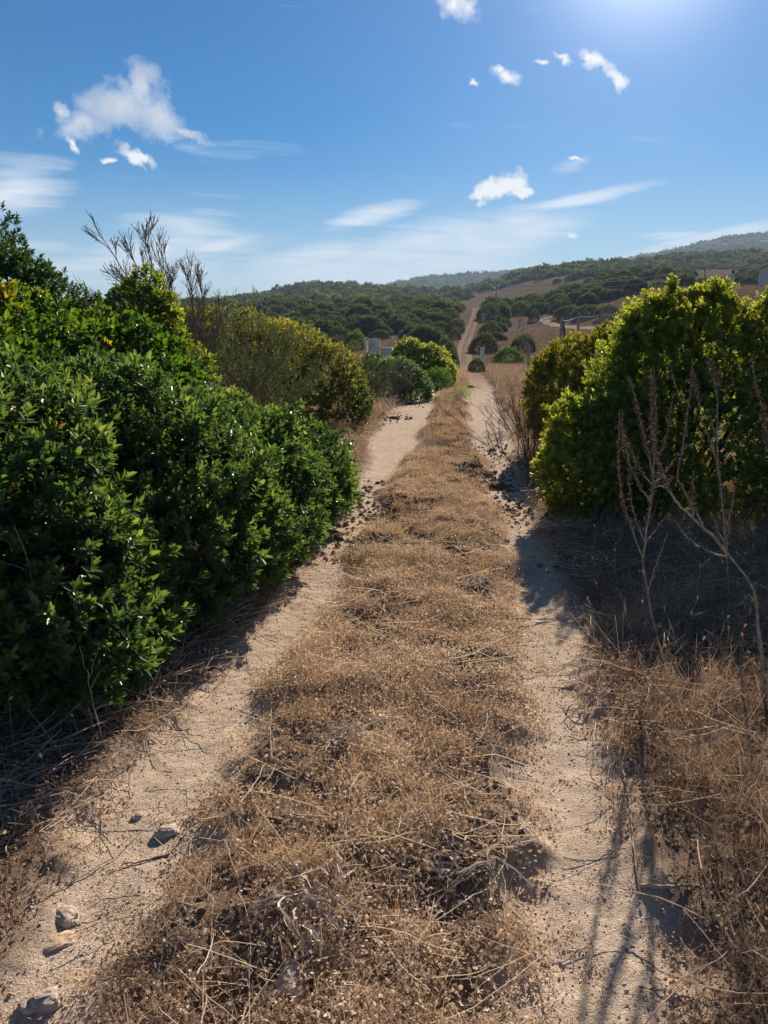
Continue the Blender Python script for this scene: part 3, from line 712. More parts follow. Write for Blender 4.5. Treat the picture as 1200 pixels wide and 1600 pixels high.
# ------------------------------------------------------------------ dry grasses and weeds (too many to count: stuff)
def blades(n, h0, h1, lean, w, K=4, rad=.05, curl=.5, seedhead=0.):
    st = np.stack([rng.normal(0, rad, n), rng.normal(0, rad, n), np.full(n, -.01)], 1)
    a = rng.uniform(0, 6.28, n); le = np.abs(rng.normal(0, lean, n))
    d = np.stack([np.cos(a)*le, np.sin(a)*le, np.ones(n)], 1)
    h = rng.uniform(h0, h1, n); d = unit(d); P = np.zeros((n, K, 3)); P[:, 0] = st
    for k in range(1, K):
        P[:, k] = P[:, k-1]+d*(h/(K-1))[:, None]
        d = unit(d+np.stack([np.cos(a), np.sin(a), np.full(n, -.5)], 1)*(curl*rng.uniform(0, 1, n)/K)[:, None]*2+rng.normal(0, .10, (n, 3)))
    t = np.linspace(0, 1, K)
    Wd = w*(1-.75*t)[None]*rng.uniform(.7, 1.3, (n, 1))
    if seedhead: Wd[:, -2] = w*seedhead*rng.uniform(.4, 1, n)
    an = rng.uniform(0, 6.28, n); side = np.stack([np.cos(an), np.sin(an), rng.normal(0, .3, n)], 1)
    V, Fq = strips(P, Wd*.5, unit(side)); A = np.repeat(rng.uniform(-.28, .28, n), K*2)
    return V, Fq, A
def join(*Ts):
    V, Fq, A, n = [], [], [], 0
    for t in Ts: V.append(t[0]); Fq.append(t[1]+n); A.append(t[2]); n += len(t[0])
    return np.concatenate(V), np.concatenate(Fq), np.concatenate(A)
def bits_(n, rad, zlo, zhi, s):
    P = np.stack([rng.normal(0, rad, n), rng.normal(0, rad, n), rng.uniform(zlo, zhi, n)], 1)
    q = np.array([[-.5, 0, 0], [0, -.35, .15], [.5, 0, 0], [0, .35, .15]])
    return stamp((q, np.array([[0, 1, 2, 3]]), np.zeros(4)), basis(rng.normal(0, 1, (n, 3))), s*rng.uniform(.5, 1.6, n), P, rng.uniform(-.3, .3, n))[:2]+(np.repeat(rng.uniform(-.3, .35, n), 4),)
def branching(n, h, w, rad, sub=4):           # small branched dead weeds
    st = np.stack([rng.normal(0, rad, n), rng.normal(0, rad, n), np.zeros(n)], 1)
    P = paths(st, np.stack([rng.normal(0, .7, n), rng.normal(0, .7, n), np.ones(n)], 1), h*rng.uniform(.5, 1.2, n), 5, .25)
    Q = offshoots(P, sub, .2, 1., 1.0, h*.45, 3, .3, .0)
    s1 = unit(rng.normal(0, 1, (len(P), 3))); s2 = unit(rng.normal(0, 1, (len(Q), 3)))
    a = strips(P, np.full(P.shape[:2], w*.5), s1); b = strips(Q, np.full(Q.shape[:2], w*.4), s2)
    return join((a[0], a[1], np.full(len(a[0]), -.1)), (b[0], b[1], np.repeat(rng.uniform(-.2, .2, len(Q)), 6)))
MAT_T = [join(branching(7, .06, .0017, .03), blades(6, .03, .09, 1.4, .0016, 4, .03, .9), bits_(34, .035, 0, .035, .0065)) for _ in range(6)]
MAT2_T = [join(branching(4, .045, .0016, .035), bits_(60, .04, 0, .02, .0085), blades(5, .04, .10, 2.5, .0016, 4, .04, .6)) for _ in range(6)]
GOLD_T = [join(blades(18, .05, .15, .40, .0020, 4, .026, .5, 1.7), blades(7, .03, .08, 1., .002, 4, .03, .6)) for _ in range(6)]
TALL_T = [join(blades(11, .20, .48, .35, .0026, 6, .035, .9, 1.8), blades(12, .08, .22, .9, .0028, 5, .05, 1.), branching(3, .22, .0018, .04, 5)) for _ in range(6)]
LIE_T = []
for _ in range(6):
    n = 5; P = paths(np.stack([rng.normal(0, .05, n), rng.normal(0, .05, n), rng.uniform(.005, .03, n)], 1), np.stack([rng.normal(0, 1, n), rng.normal(0, 1, n), np.full(n, .08)], 1), rng.uniform(.08, .30, n), 7, .10, -.01)
    P[:, :, 2] = np.abs(P[:, :, 2]); s = strips(P, np.full((n, 7), .0011), np.tile([[0, 0, 1.]], (n, 1))); s2 = strips(P, np.full((n, 7), .0011), unit(np.stack([P[:, -1, 1]-P[:, 0, 1], -(P[:, -1, 0]-P[:, 0, 0]), P[:, 0, 2]*0], 1)))
    LIE_T.append(join((s[0], s[1], np.repeat(rng.uniform(-.1, .3, n), 14)), (s2[0], s2[1], np.repeat(rng.uniform(-.1, .3, n), 14))))
FARG_T = [blades(9, .16, .38, .35, .011, 3, .16, .4) for _ in range(5)]
FARG2_T = [blades(7, .35, .6, .45, .05, 3, .55, .4) for _ in range(4)]

def scatter(x0, x1, y0, y1, n, fn, track_coord=True):
    """random points in a window (x measured from the track centre when asked), kept with probability fn(u, x, y)"""
    y = rng.uniform(y0, y1, n); u_ = rng.uniform(x0, x1, n)
    c = tc(y); x = u_+c if track_coord else u_
    k = rng.random(n) < fn(x-c, x, y); x, y = x[k], y[k]
    k = (np.abs(x) < (y+.6)*.72+.95)          # what the camera's side view and a step aside could see
    return x[k], y[k]
def plant(bag, T, x, y, s0, s1, tilt=.12, a0=.45, av=.2, grow=None, sink=0.):
    n = len(x)
    if n == 0: return
    z = H(x, y)-sink; D = np.stack([rng.normal(0, tilt, n), rng.normal(0, tilt, n), np.ones(n)], 1)
    A = np.clip(a0+av*fbm(x/.35, y/.35, seed=61)+rng.normal(0, .09, n), 0, 1); S = rng.uniform(s0, s1, n)
    if grow is not None: S = S*grow(x, y)
    w = rng.integers(0, len(T), n); Mx = basis(D)
    for i in range(len(T)):
        k = w == i
        if k.any(): bag.add(*stamp(T[i], Mx[k], S[k], np.stack([x, y, z], 1)[k], A[k]))
def bare(x, y, s=.45, th=.18): return fbm(x/s, y/s, seed=66)
def pits(x, y):
    m = np.zeros_like(x)
    for (px, pz, r, d) in PITS: m = np.maximum(m, np.exp(-((x-px)**2+(y-pz)**2)/(r*r)))
    return m
def soil(x, y):                                # 1 on bare broken soil
    m = np.maximum(sm((.75*fbm(x/.42, y/.5, seed=86)+.45*fbm(x/.13, y/.15, seed=88)-.05)/.16), sm((pits(x, y)-.25)/.3)); w = .35*fbm(x/.12, y/.16, seed=87)
    for (px, pz, r) in SOILP: m = np.maximum(m, sm((np.exp(-((x-px)/r)**2-((y-pz)/(r*1.5))**2)+w-.35)/.25))
    return m
dist = lambda y: 1+.10*np.clip(y-2.5, 0, 40)        # tufts get larger and sparser with distance
# centre strip
halfw = lambda y: .50-.10*sm((y-8)/8)
def strip(u, x, y):
    e = np.abs(u)-np.where(u > 0, edgew(y, 301), edgew(y, 311)); p = 1-sm((e-halfw(y)+.10)/.30)
    return np.clip(p, 0, 1)
b = Bag()
x, y = scatter(-.8, .8, .9, 10, 9500, lambda u, x, y: strip(u, x, y)*np.clip(.75-1.3*bare(x, y, .22), .06, 1)*(1-.93*soil(x, y))*(1-sm((y-5)/5))); plant(b, MAT_T, x, y, .6, 1.15, .3, .46, .3)
x, y = scatter(-.8, .8, .9, 11, 13000, lambda u, x, y: strip(u, x, y)*np.clip(.9-1.3*bare(x, y, .22), .12, 1)*(1-.85*soil(x, y))*(1-.7*sm((y-6)/5))); plant(b, MAT2_T, x, y, .8, 1.5, .3, .52, .3)
x, y = scatter(-.8, .8, .9, 7, 420, strip); plant(b, LIE_T, x, y, .5, 1.3, .1, .75)
o = b.build('dry_weeds', M['greygrass']); tag(o, 'crumbly matted dead weeds covering the middle strip close to the camera', 'weeds', kind='stuff')
b = Bag()
g1 = lambda u, x, y: strip(u*1.12, x, y)*np.clip(-.22+1.9*fbm(x/.4, y/.6, seed=68)+.60*sm((y-3.2)/2.5), .03, 1)*(1-.9*soil(x, y))
x, y = scatter(-.8, .8, 1., 9, 5600, lambda u, x, y: g1(u, x, y)*(1-sm((y-6)/3))); plant(b, GOLD_T, x, y, .35, .85, .35, .5, .3)
x, y = scatter(-.8, .8, 5, 16, 7200, lambda u, x, y: strip(u, x, y)*np.clip(.45+1.8*fbm(x/.4, y/.7, seed=69), .02, 1)*sm((y-5)/4)*(1-.85*soil(x*.6, y*.5))*(1-.6*sm((y-10)/6))); plant(b, GOLD_T, x, y, .4, .85, .3, .5, .3)
x, y = scatter(-.7, .7, 12, 60, 4800, lambda u, x, y: strip(u, x, y)*np.clip(.5+.8*fbm(x/.8, y/2, seed=76), .05, 1)); plant(b, FARG_T, x, y, .25, .5, .2, .5)
o = b.build('golden_grass', M['gold']); tag(o, 'short golden dry grass standing along the middle strip of the track', 'grass', kind='stuff')
# verges
ro = lambda y: 1.02+.30*sm((y-8)/8)
rv = lambda u, x, y: sm((u-ro(y)-edgew(y, 321)+.12)/.30)
lv = lambda u, x, y: sm((-u-ro(y)-edgew(y, 331)+.12)/.30)
b = Bag()
x, y = scatter(.8, 4.6, .8, 9, 8200, lambda u, x, y: rv(u, x, y)*np.clip(.38+1.1*fbm(x/.45, y/.45, seed=70)+.2*sm((u-1.1)/.4), .03, 1)); plant(b, TALL_T, x, y, .40, .78, .35, .26, .35, grow=lambda x, y: .55+.5*sm((x-tc(y)-1.0)/.5))
x, y = scatter(-4.2, -.8, .8, 9, 1900, lambda u, x, y: lv(u, x, y)*np.clip(.1+.9*fbm(x/.6, y/.6, seed=71)+.35*sm((-u-1.35)/.4), .02, 1)); plant(b, TALL_T, x, y, .30, .62, .35, .38)
x, y = scatter(-4.2, 4.6, .8, 9, 6200, lambda u, x, y: np.maximum(rv(u, x, y), lv(u, x, y))*.5); plant(b, LIE_T, x, y, .7, 1.7, .15, .6)
x, y = scatter(-1.1, 1.1, .9, 7, 900, lambda u, x, y: .9*(prof(u, y) > .3)); plant(b, MAT2_T, x, y, .4, .9, .3, .5, .3)
x, y = scatter(-1.05, 1.05, 1., 8, 110, lambda u, x, y: np.ones_like(x)); plant(b, LIE_T, x, y, .5, 1.1, .03, .5)
o = b.build('dry_grass', M['greygrass']); tag(o, 'tangled pale dead grass on the verges beside both ruts', 'grass', kind='stuff')
b = Bag()
x, y = scatter(-4.2, 4.8, .8, 8, 14800, lambda u, x, y: np.maximum(rv(u, x, y), lv(u, x, y))*np.clip(.55+1.3*bare(x, y, .35), .08, 1)); plant(b, MAT_T, x, y, .9, 1.8, .3, .24, .35)
x, y = scatter(-4.2, 4.8, .8, 8, 6500, lambda u, x, y: np.maximum(rv(u, x, y), lv(u, x, y))*.9); plant(b, MAT2_T, x, y, 1., 1.9, .3, .36, .3)
o = b.build('dry_weeds', M['straw']); tag(o, 'matted brown dead weeds on both verges close to the camera', 'weeds', kind='stuff')
b = Bag()
vv = lambda u, x, y: np.maximum(sm((u-ro(y))/.3), sm((-u-ro(y))/.3))
x, y = scatter(-7, 7, 7.5, 20, 11000, lambda u, x, y: vv(u, x, y)*np.clip(.55+.7*fbm(x/.8, y/.8, seed=72), .08, 1)); plant(b, MAT_T, x, y, 2.2, 4.2, .3, .48, sink=.01)
x, y = scatter(-6, 6, 7.5, 24, 6000, lambda u, x, y: vv(u, x, y)*np.clip(.30+.9*fbm(x/1.2, y/1.2, seed=73), .03, 1)); plant(b, GOLD_T, x, y, 1., 1.9, .25, .42)
x, y = scatter(-12, 18, 16, 60, 20000, lambda u, x, y: vv(u, x, y)*np.clip(.5+.8*fbm(x/2.5, y/2.5, seed=74), .05, 1)); plant(b, FARG_T, x, y, .5, 1.1, .25, .42)
x, y = scatter(-30, 40, 55, 110, 9000, lambda u, x, y: vv(u, x, y)); b2 = Bag(); plant(b2, FARG2_T, x, y, .3, .55, .2, .45)
x, y = scatter(10, 90, 90, 200, 12000, lambda u, x, y: (x > .15*y)*np.clip(.6+.8*fbm(x/9, y/9, seed=75), .05, 1), False); plant(b2, FARG2_T, x, y, .4, .7, .2, .45)
o = b.build('dry_grass', M['straw']); tag(o, 'brown dry grass and low weeds spreading over the farther verges', 'grass', kind='stuff')
o = b2.build('field_grass', M['farstraw']); tag(o, 'short brown grass covering the field and clearings on the far slope', 'grass', kind='stuff')
# bunny-tail seed heads
def heads(pts, s):
    t = np.linspace(0, 1, 6); r = np.sin(np.pi*np.clip(t*.9+.08, 0, 1))**.7*.0062
    n = len(pts); P = np.zeros((n, 6, 3)); d = unit(np.stack([rng.normal(0, .5, n), rng.normal(0, .5, n), np.ones(n)], 1))
    for k in range(6): P[:, k] = pts+d*(t[k]*.024*s)[:, None]
    return tubes(P, r[None]*s[:, None], 7)
b = Bag()
x, y = scatter(1.0, 2.6, 1.6, 5.5, 150, lambda u, x, y: rv(u, x, y)); x2, y2 = scatter(-2.6, -1.0, 1.6, 3.4, 24, lambda u, x, y: lv(u, x, y)); x = np.concatenate([x, x2]); y = np.concatenate([y, y2])
z = H(x, y); n = len(x); hh = rng.uniform(.14, .38, n); S0 = np.stack([x, y, z], 1); P = paths(S0, np.stack([rng.normal(0, .25, n), rng.normal(0, .25, n), np.ones(n)], 1), hh, 6, .06)
b.add(*tubes(P, np.full((n, 6), .0009), 3), .5); b.add(*heads(P[:, -1], rng.uniform(.6, 1.05, n)), .85)
o = b.build('seed_head_grass', M['gold']); tag(o, 'thin grass stalks with pale oval furry seed heads on the verges', 'grass', kind='stuff')
# litter under the shrubs
b = Bag()
x, y = scatter(-5, -1., 2.2, 9, 2600, lambda u, x, y: np.ones_like(x)); plant(b, LIE_T, x, y, .8, 1.6, .15, .45)
x, y = scatter(-1.05, 1.05, 1.0, 9, 9000, lambda u, x, y: .3+.7*(prof(u, y) > .5)*(fbm(x/.3, y/.3, seed=80) > .0)); n = len(x)
q = np.array([[-.5, 0, 0], [0, -.2, .12], [.5, 0, 0], [0, .2, .12]]); Dn = np.stack([rng.normal(0, .35, n), rng.normal(0, .35, n), np.ones(n)], 1)
b.add(*stamp((q, np.array([[0, 1, 2, 3]]), np.zeros(4)), basis(Dn), rng.uniform(.004, .015, n), np.stack([x, y, H(x, y)+.006], 1), rng.uniform(.35, 1., n)))
o = b.build('leaf_litter', M['deadleaf']); tag(o, 'scattered bits of straw and dead leaf on the bare ruts', 'litter', kind='stuff')

# gravel in the ruts
def pebble(k):
    V = unit(np.array([[i, j, l] for i in (-1, 0, 1) for j in (-1, 0, 1) for l in (-1, 0, 1) if (i, j, l) != (0, 0, 0)], float))
    return V
_o = np.array([[1,0,0],[0,1,0],[-1,0,0],[0,-1,0],[0,0,1],[0,0,-1]], float)
_f = np.array([[0,1,4],[1,2,4],[2,3,4],[3,0,4],[1,0,5],[2,1,5],[3,2,5],[0,3,5]])
def subd(V, Fc):
    V = list(map(tuple, V)); c = {}; out = []
    def mid(a, b):
        k = (min(a, b), max(a, b))
        if k not in c: p = (np.array(V[a])+np.array(V[b]))/2; V.append(tuple(p/np.linalg.norm(p))); c[k] = len(V)-1
        return c[k]
    for a, b, d in Fc:
        x, y, z = mid(a, b), mid(b, d), mid(d, a); out += [[a, x, z], [x, b, y], [z, y, d], [x, y, z]]
    return np.array(V), np.array(out)
_v1, _f1 = subd(_o, _f)
PEB = []
for i in range(6):
    V = _v1*(1+rng.normal(0, .16, (len(_v1), 1)))*np.array([1, rng.uniform(.6, 1), rng.uniform(.45, .7)]); PEB.append((V, _f1, np.zeros(len(V))))
b = Bag()
x, y = scatter(-1.2, 1.2, .9, 6.5, 90000, lambda u, x, y: np.clip(prof(u, y), .05, 1)*np.clip(.55+1.0*fbm(x/.25, y/.25, seed=81), .08, 1)*np.clip(1.5-.25*y, .2, 1))
n = len(x); S = .0016+.0052*rng.random(n)**4; w = rng.integers(0, 6, n)
OCT = [(_o*(1+rng.normal(0, .15, (6, 1)))*np.array([1, .8, .6]), _f, np.zeros(6)) for _ in range(6)]
Pp = np.stack([x, y, Ht(x, y)+.0065], 1)
for i in range(6):
    k = w == i; b.add(*stamp(OCT[i], basis(np.tile([[0, 0, 1.]], (k.sum(), 1))+rng.normal(0, .3, (k.sum(), 3))), S[k], Pp[k], rng.uniform(0, 1, k.sum())))
M['gravel'] = leaf_mat('gravel', [(0, (.24,.165,.12)), (.5, (.42,.32,.23)), (1, (.64,.54,.43))], tr=0., rough=.85, spec=.2)
o = b.build('gravel', M['gravel']); tag(o, 'fine pale grit and small gravel lying in the ruts', 'gravel', kind='stuff')

# ------------------------------------------------------------------ stones, clods, sticks, dead leaves
_v3, _f3 = subd(*subd(_v1, _f1))
def rock(name, label, px, py, w, mat, flat=.5, seed=0, ar=.75, sink=.3, group=None, rz=None):
    p = G(px, py, H); s = w/F*np.linalg.norm(p-np.array([0, 0, CAMH]))*.42
    q = _v3.copy(); r = 1+(.55 if name == 'dirt_clod' else 0)*fbm(q[:, 0]*6+seed, q[:, 1]*6, q[:, 2]*6, seed=seed+5)*.6+.34*fbm(q[:, 0]*1.3+seed*9, q[:, 1]*1.3, q[:, 2]*1.3, seed=seed)+.16*fbm(q[:, 0]*4, q[:, 1]*4+seed*5, q[:, 2]*4, seed=seed+1)
    q = np.sign(q)*np.abs(q)**.8*r[:, None]*np.array([1, ar, flat])*s*1.1
    c, s_ = math.cos(rz if rz is not None else seed), math.sin(rz if rz is not None else seed)
    q = q@np.array([[c, s_, 0], [-s_, c, 0], [0, 0, 1]])
    o = mesh_np(name, q, _f3, M[mat], smooth=False)
    o.location = (p[0], p[1], p[2]+flat*s*(1-2*sink)+.004); tag(o, label, 'stone' if name == 'stone' else 'clod', group); return o
for i, (px, py, w, mt, fl, lab) in enumerate([
 (261,1306,36,'stone',.55,'pale flat stone on the left rut beside a dark twig'),
 (457,1548,62,'stone',.7,'pale rough stone at the bottom middle, among the dead weeds'),
 (105,1438,40,'stone',.55,'brownish pink stone in the left rut, topmost of the group on the left'),
 (88,1477,46,'paletone',.3,'flat ochre stone in the left rut just below the pinkish stone'),
 (118,1530,42,'paletone',.28,'thin flat ochre stone lying alone in the left rut'),
 (46,1576,28,'stone',.5,'small greyish stone in the bottom left corner'),
 (76,1572,44,'stone',.6,'elongated grey stone in the bottom left corner, right of the small one'),
 (216,1278,20,'stone',.5,'small pale stone upper left of the flat stone on the left rut'),
 (200,1352,18,'stone',.4,'small pale stone below the dark twig in the left rut'),
 (641,1275,22,'stone',.6,'small dark topped stone in the middle strip'),
 (640,1308,20,'stone',.7,'small round stone in the middle strip below the dark topped one'),
 (888,1424,20,'paletone',.3,'small orange yellow stone in the right rut'),
 (1032,1506,14,'paletone',.5,'small pinkish stone in the right rut near the bottom'),
 (550,1476,9,'stone',.9,'tiny round white pebble in the middle strip'),
 (1015,1508,12,'stone',.6,'tiny grey stone left of the pinkish one in the right rut')]):
    rock('stone', lab, px, py, w, mt, fl, 10+i)
cl = [(722,738,26,'clod of dark soil, left end of the dug up patch by the right rut'), (742,730,30,'clod of dark soil, top of the dug up patch by the right rut'), (758,744,34,'clod of dark soil, middle of the dug up patch by the right rut'), (775,763,36,'clod of dark soil, lower right of the dug up patch by the right rut'),
 (741,755,24,'clod of dark soil, lower left of the dug up patch by the right rut'), (776,797,24,'left of the two dark soil clods below the dug up patch'), (796,799,20,'right of the two dark soil clods below the dug up patch'), (752,789,20,'small soil clod left of the two dark clods'),
 (528,843,20,'lone dark soil clod in the left rut'), (553,849,16,'dark soil clod between the left rut and the middle strip'), (580,812,24,'dark soil clod at the left edge of the middle strip'), (597,770,16,'dark soil clod where the middle strip meets the left rut'), (566,776,14,'small dark clod in the left rut above the others'),
 (612,790,22,'grey soil clod in the middle strip, left'), (640,800,22,'grey soil clod in the middle strip, centre'), (668,778,18,'small dark clod in the middle strip, centre right'), (768,862,20,'reddish brown clod at the right side of the middle strip'), (770,705,16,'small clod at the left edge of the right rut, above the dug up patch'),
 (700,650,16,'small dark clod in the middle strip far along the track'), (735,606,14,'dark clod beside the pale green grass tuft'), (615,655,18,'dark clod on the left verge below the heath bush'), (597,648,12,'small dark clod on the left verge'), (640,632,14,'small clod at the left rut where it bends')]
for i, (px, py, w, lab) in enumerate(cl):
    rock('dirt_clod', lab, px, py, w*.95, 'clod', .42, 50+i, .7, .40, 'clods of dug up soil along the track')
# crumbs of soil round the clods
b = Bag(); cx = []
for (px, py, w, lab) in cl:
    p = G(px, py, H); n = 110; cx.append(np.stack([rng.normal(p[0], .14+.008*p[1], n), rng.normal(p[1], .22+.015*p[1], n)], 1))
cx = np.concatenate(cx); n = len(cx); S = .006+.032*rng.random(n)**2.2; w = rng.integers(0, 6, n); Pp = np.stack([cx[:, 0], cx[:, 1], H(cx[:, 0], cx[:, 1])+.008], 1)
for i in range(6):
    k = w == i; b.add(*stamp(PEB[i], basis(rng.normal(0, 1, (k.sum(), 3))), S[k], Pp[k], rng.uniform(0, 1, k.sum())))
# crumbs in the pits close by
M['crumb'] = leaf_mat('soil_crumb', [(0, (.075,.050,.036)), (1, (.30,.21,.15))], tr=0., rough=.95, spec=.1)
x, y = scatter(-.8, .8, .9, 12, 30000, lambda u, x, y: strip(u*1.08, x, y)*np.clip(soil(x, y)+.10, 0.04, 1)); n = len(x); S = .004+.014*rng.random(n)**2; w = rng.integers(0, 6, n); Pp = np.stack([x, y, H(x, y)+.004], 1)
for i in range(6):
    k = w == i; b.add(*stamp(PEB[i], basis(rng.normal(0, 1, (k.sum(), 3))), S[k], Pp[k], rng.uniform(0, 1, k.sum())))
o = b.build('soil_crumbs', M['crumb']); tag(o, 'dark crumbs of broken soil on the middle strip', 'soil', kind='stuff')

def onG(px, py, dz=.01): p = G(px, py, H); return p+np.array([0, 0, dz])
def stick(label, pix, r, mat='stalk', twigs=(), dz=.015, name='fallen_stick', lift=None):
    pts = [onG(a, c, dz+(lift[i] if lift else 0)) for i, (a, c) in enumerate(pix)]; P = resample(pts, 16); b = Bag()
    P = P+rng.normal(0, .002, P.shape)
    b.add(*tubes(P[None], np.linspace(r, r*.5, 16)[None], 6), .5)
    for tw in twigs:
        q = resample([onG(a, c, dz+.03*(j > 0)) for j, (a, c) in enumerate(tw)], 8); b.add(*tubes(q[None], np.linspace(r*.5, r*.25, 8)[None], 5), .5)
    o = b.build(name, M[mat], loc=P[0]); tag(o, label, 'stick'); return o
stick('long thin straight pale stem lying along the right rut', [(973,1208),(984,1270),(990,1330),(997,1396)], .0045)
stick('brown stick lying crosswise at the right edge of the right rut', [(1000,1390),(1045,1391),(1098,1390)], .008, 'stalk')
stick('thin pale stem just above the brown crosswise stick', [(1035,1375),(1105,1372)], .003)
stick('pale stick lying across the shaded right rut', [(738,968),(800,970),(870,971),(925,971)], .007, twigs=[[(800,970),(785,963),(770,962)]])
stick('forked dark root at the edge of the shaded verge', [(912,975),(920,1010),(935,1030),(965,1040)], .007, 'twig', twigs=[[(920,1010),(905,1040),(908,1060)], [(935,1030),(960,1060)]])
stick('thin fallen twiggy branch reaching from the round bush over the middle strip', [(832,726),(800,717),(765,703),(735,693)], .006, 'twig', twigs=[[(765,703),(745,682),(720,680)], [(760,700),(735,705),(718,692)], [(745,695),(735,683),(728,670)]], lift=[0, .03, .06, .1])
stick('dark curved twig below the flat pale stone in the left rut', [(278,1325),(262,1341),(235,1348),(190,1358)], .005, 'twig')
stick('long thin straw lying across the left rut', [(40,1425),(110,1385),(180,1345),(225,1300),(232,1280)], .0022)
stick('long pale straw arching over the weeds left of the dead leaves', [(240,1555),(262,1500),(300,1455),(330,1430)], .0020, lift=[0, .05, .05, .02])
stick('pale diagonal straw right of the rough stone', [(332,1577),(360,1545),(392,1515)], .0022)
stick('thin pale straw slanting across the weeds in the lower middle', [(620,1510),(640,1480),(658,1436)], .0022)
stick('short thick dry stem fallen in the right verge near the bottom', [(1090,1570),(1030,1552),(985,1548)], .004)

def dead_leaves(label, px, py, n, spread, seed):
    random.seed(seed); c = onG(px, py, .02); P = []
    for i in range(n):
        a = random.uniform(0, 6.28); l = random.uniform(.6, 1.25)*spread; k = 9
        hgt = random.uniform(.01, .06); cv = random.uniform(-2.2, 2.2); ph = random.uniform(0, .6); c0 = np.array([random.gauss(0, spread*.4), random.gauss(0, spread*.35), random.uniform(0, .02)])
        pts = []
        for j in range(k):
            t = j/(k-1); aa = a+cv*t
            pts.append(c+c0+np.array([math.cos(aa)*l*t*1.3+random.gauss(0, .004), math.sin(aa)*l*t+random.gauss(0, .003), hgt*math.sin(t*3.1+ph)+random.gauss(0, .004)]))
        P.append(pts)
    P = np.array(P); W_ = np.sin(np.linspace(.35, 3.0, 9))[None]*rng.uniform(.0028, .0065, (n, 1))
    T = unit(P[:, -1]-P[:, 0]); sd = unit(np.cross(T, np.array([0, 0, 1.])+rng.normal(0, .5, (n, 3)))); b = Bag()
    up = np.cross(sd, T)
    L0 = P-sd[:, None]*W_[..., None]+up[:, None]*W_[..., None]*.7; R0 = P+sd[:, None]*W_[..., None]+up[:, None]*W_[..., None]*.7
    V = np.stack([L0, P, R0], 2); idx = np.arange(n*9*3).reshape(n, 9, 3)
    F1 = np.stack([idx[:, :-1, 0], idx[:, :-1, 1], idx[:, 1:, 1], idx[:, 1:, 0]], -1).reshape(-1, 4); F2 = np.stack([idx[:, :-1, 1], idx[:, :-1, 2], idx[:, 1:, 2], idx[:, 1:, 1]], -1).reshape(-1, 4)
    b.add(V, np.concatenate([F1, F2]), np.repeat(rng.uniform(.2, 1., n), 27))
    o = b.build('dead_leaf_clump', M['deadleaf'], loc=c); tag(o, label, 'dead plant'); return o
dead_leaves('flattened clump of pale papery strap leaves, left of the lower middle', 475, 1430, 46, .125, 3)
dead_leaves('clump of curling pale brown dead strap leaves over a dark hollow', 715, 1365, 40, .15, 4)
dead_leaves('small clump of grey dead leaves in the middle strip beyond the leaning stick', 740, 925, 22, .16, 5)
dead_leaves('sparse white dead leaves in the middle strip, upper part', 545, 1160, 14, .09, 6)
dead_leaves('small pile of dead leaf ribbons at the shaded edge of the verge', 930, 1090, 20, .14, 8)

# ------------------------------------------------------------------ tall dry stalks
def stalk(label, root_px, depth, mains, r0=.011, dj=.0, name='dry_stalk'):
    """mains: pixel polylines at a depth; tops: index of polylines that carry seed capsules"""
    root = W(*root_px, depth); g = float(H(np.array([root[0]]), np.array([root[1]]))[0]); root[2] = g
    e = empty(name, root, label, 'dry plant'); bs = Bag(); bc = Bag()
    for i, (pix, dd, r1, seeds) in enumerate(mains):
        pts = [W(a, c, depth+dd*(j/(max(len(pix)-1, 1)))+(.0 if i == 0 else dj)) for j, (a, c) in enumerate(pix)]
        if i == 0: pts[0] = root-np.array([0, 0, .02])
        P = resample(pts, 14); P[1:-1] += rng.normal(0, .0025, (12, 3))
        bs.add(*tubes(P[None], np.linspace(r1*.82, r1*.30, 14)[None], 6), .5)
        if seeds:
            n = int(seeds*np.linalg.norm(np.diff(P, axis=0), axis=1).sum()*400)
            t = (1-rng.random(n)**.8*.8)*13*.999; t = np.clip(t, 0, 12.99); k = t.astype(int); f = (t-k)[:, None]
            q = P[k]*(1-f)+P[k+1]*f+rng.normal(0, .0075, (n, 3))
            for z in range(6):
                s = rng.integers(0, 6, n) == z
                if s.any(): bc.add(*stamp(PEB[z], basis(rng.normal(0, 1, (s.sum(), 3))), rng.uniform(.0028, .0062, s.sum()), q[s], rng.uniform(0, 1, s.sum())))
            m = n//2; fl = (np.array([[-.5, 0, 0], [0, -.3, .2], [.5, 0, 0], [0, .3, .2]]), np.array([[0, 1, 2, 3]]), np.zeros(4))
            v, fq, a = stamp(fl, basis(rng.normal(0, 1, (m, 3))), rng.uniform(.006, .015, m), q[:m]+rng.normal(0, .006, (m, 3)), rng.uniform(0, 1, m)); bc.add(v, fq, a)
    bs.build('stem', M['stalk'], e, loc=root)
    if bc.n: bc.build('seed_cluster', M['seed'], e, loc=root)
    return e
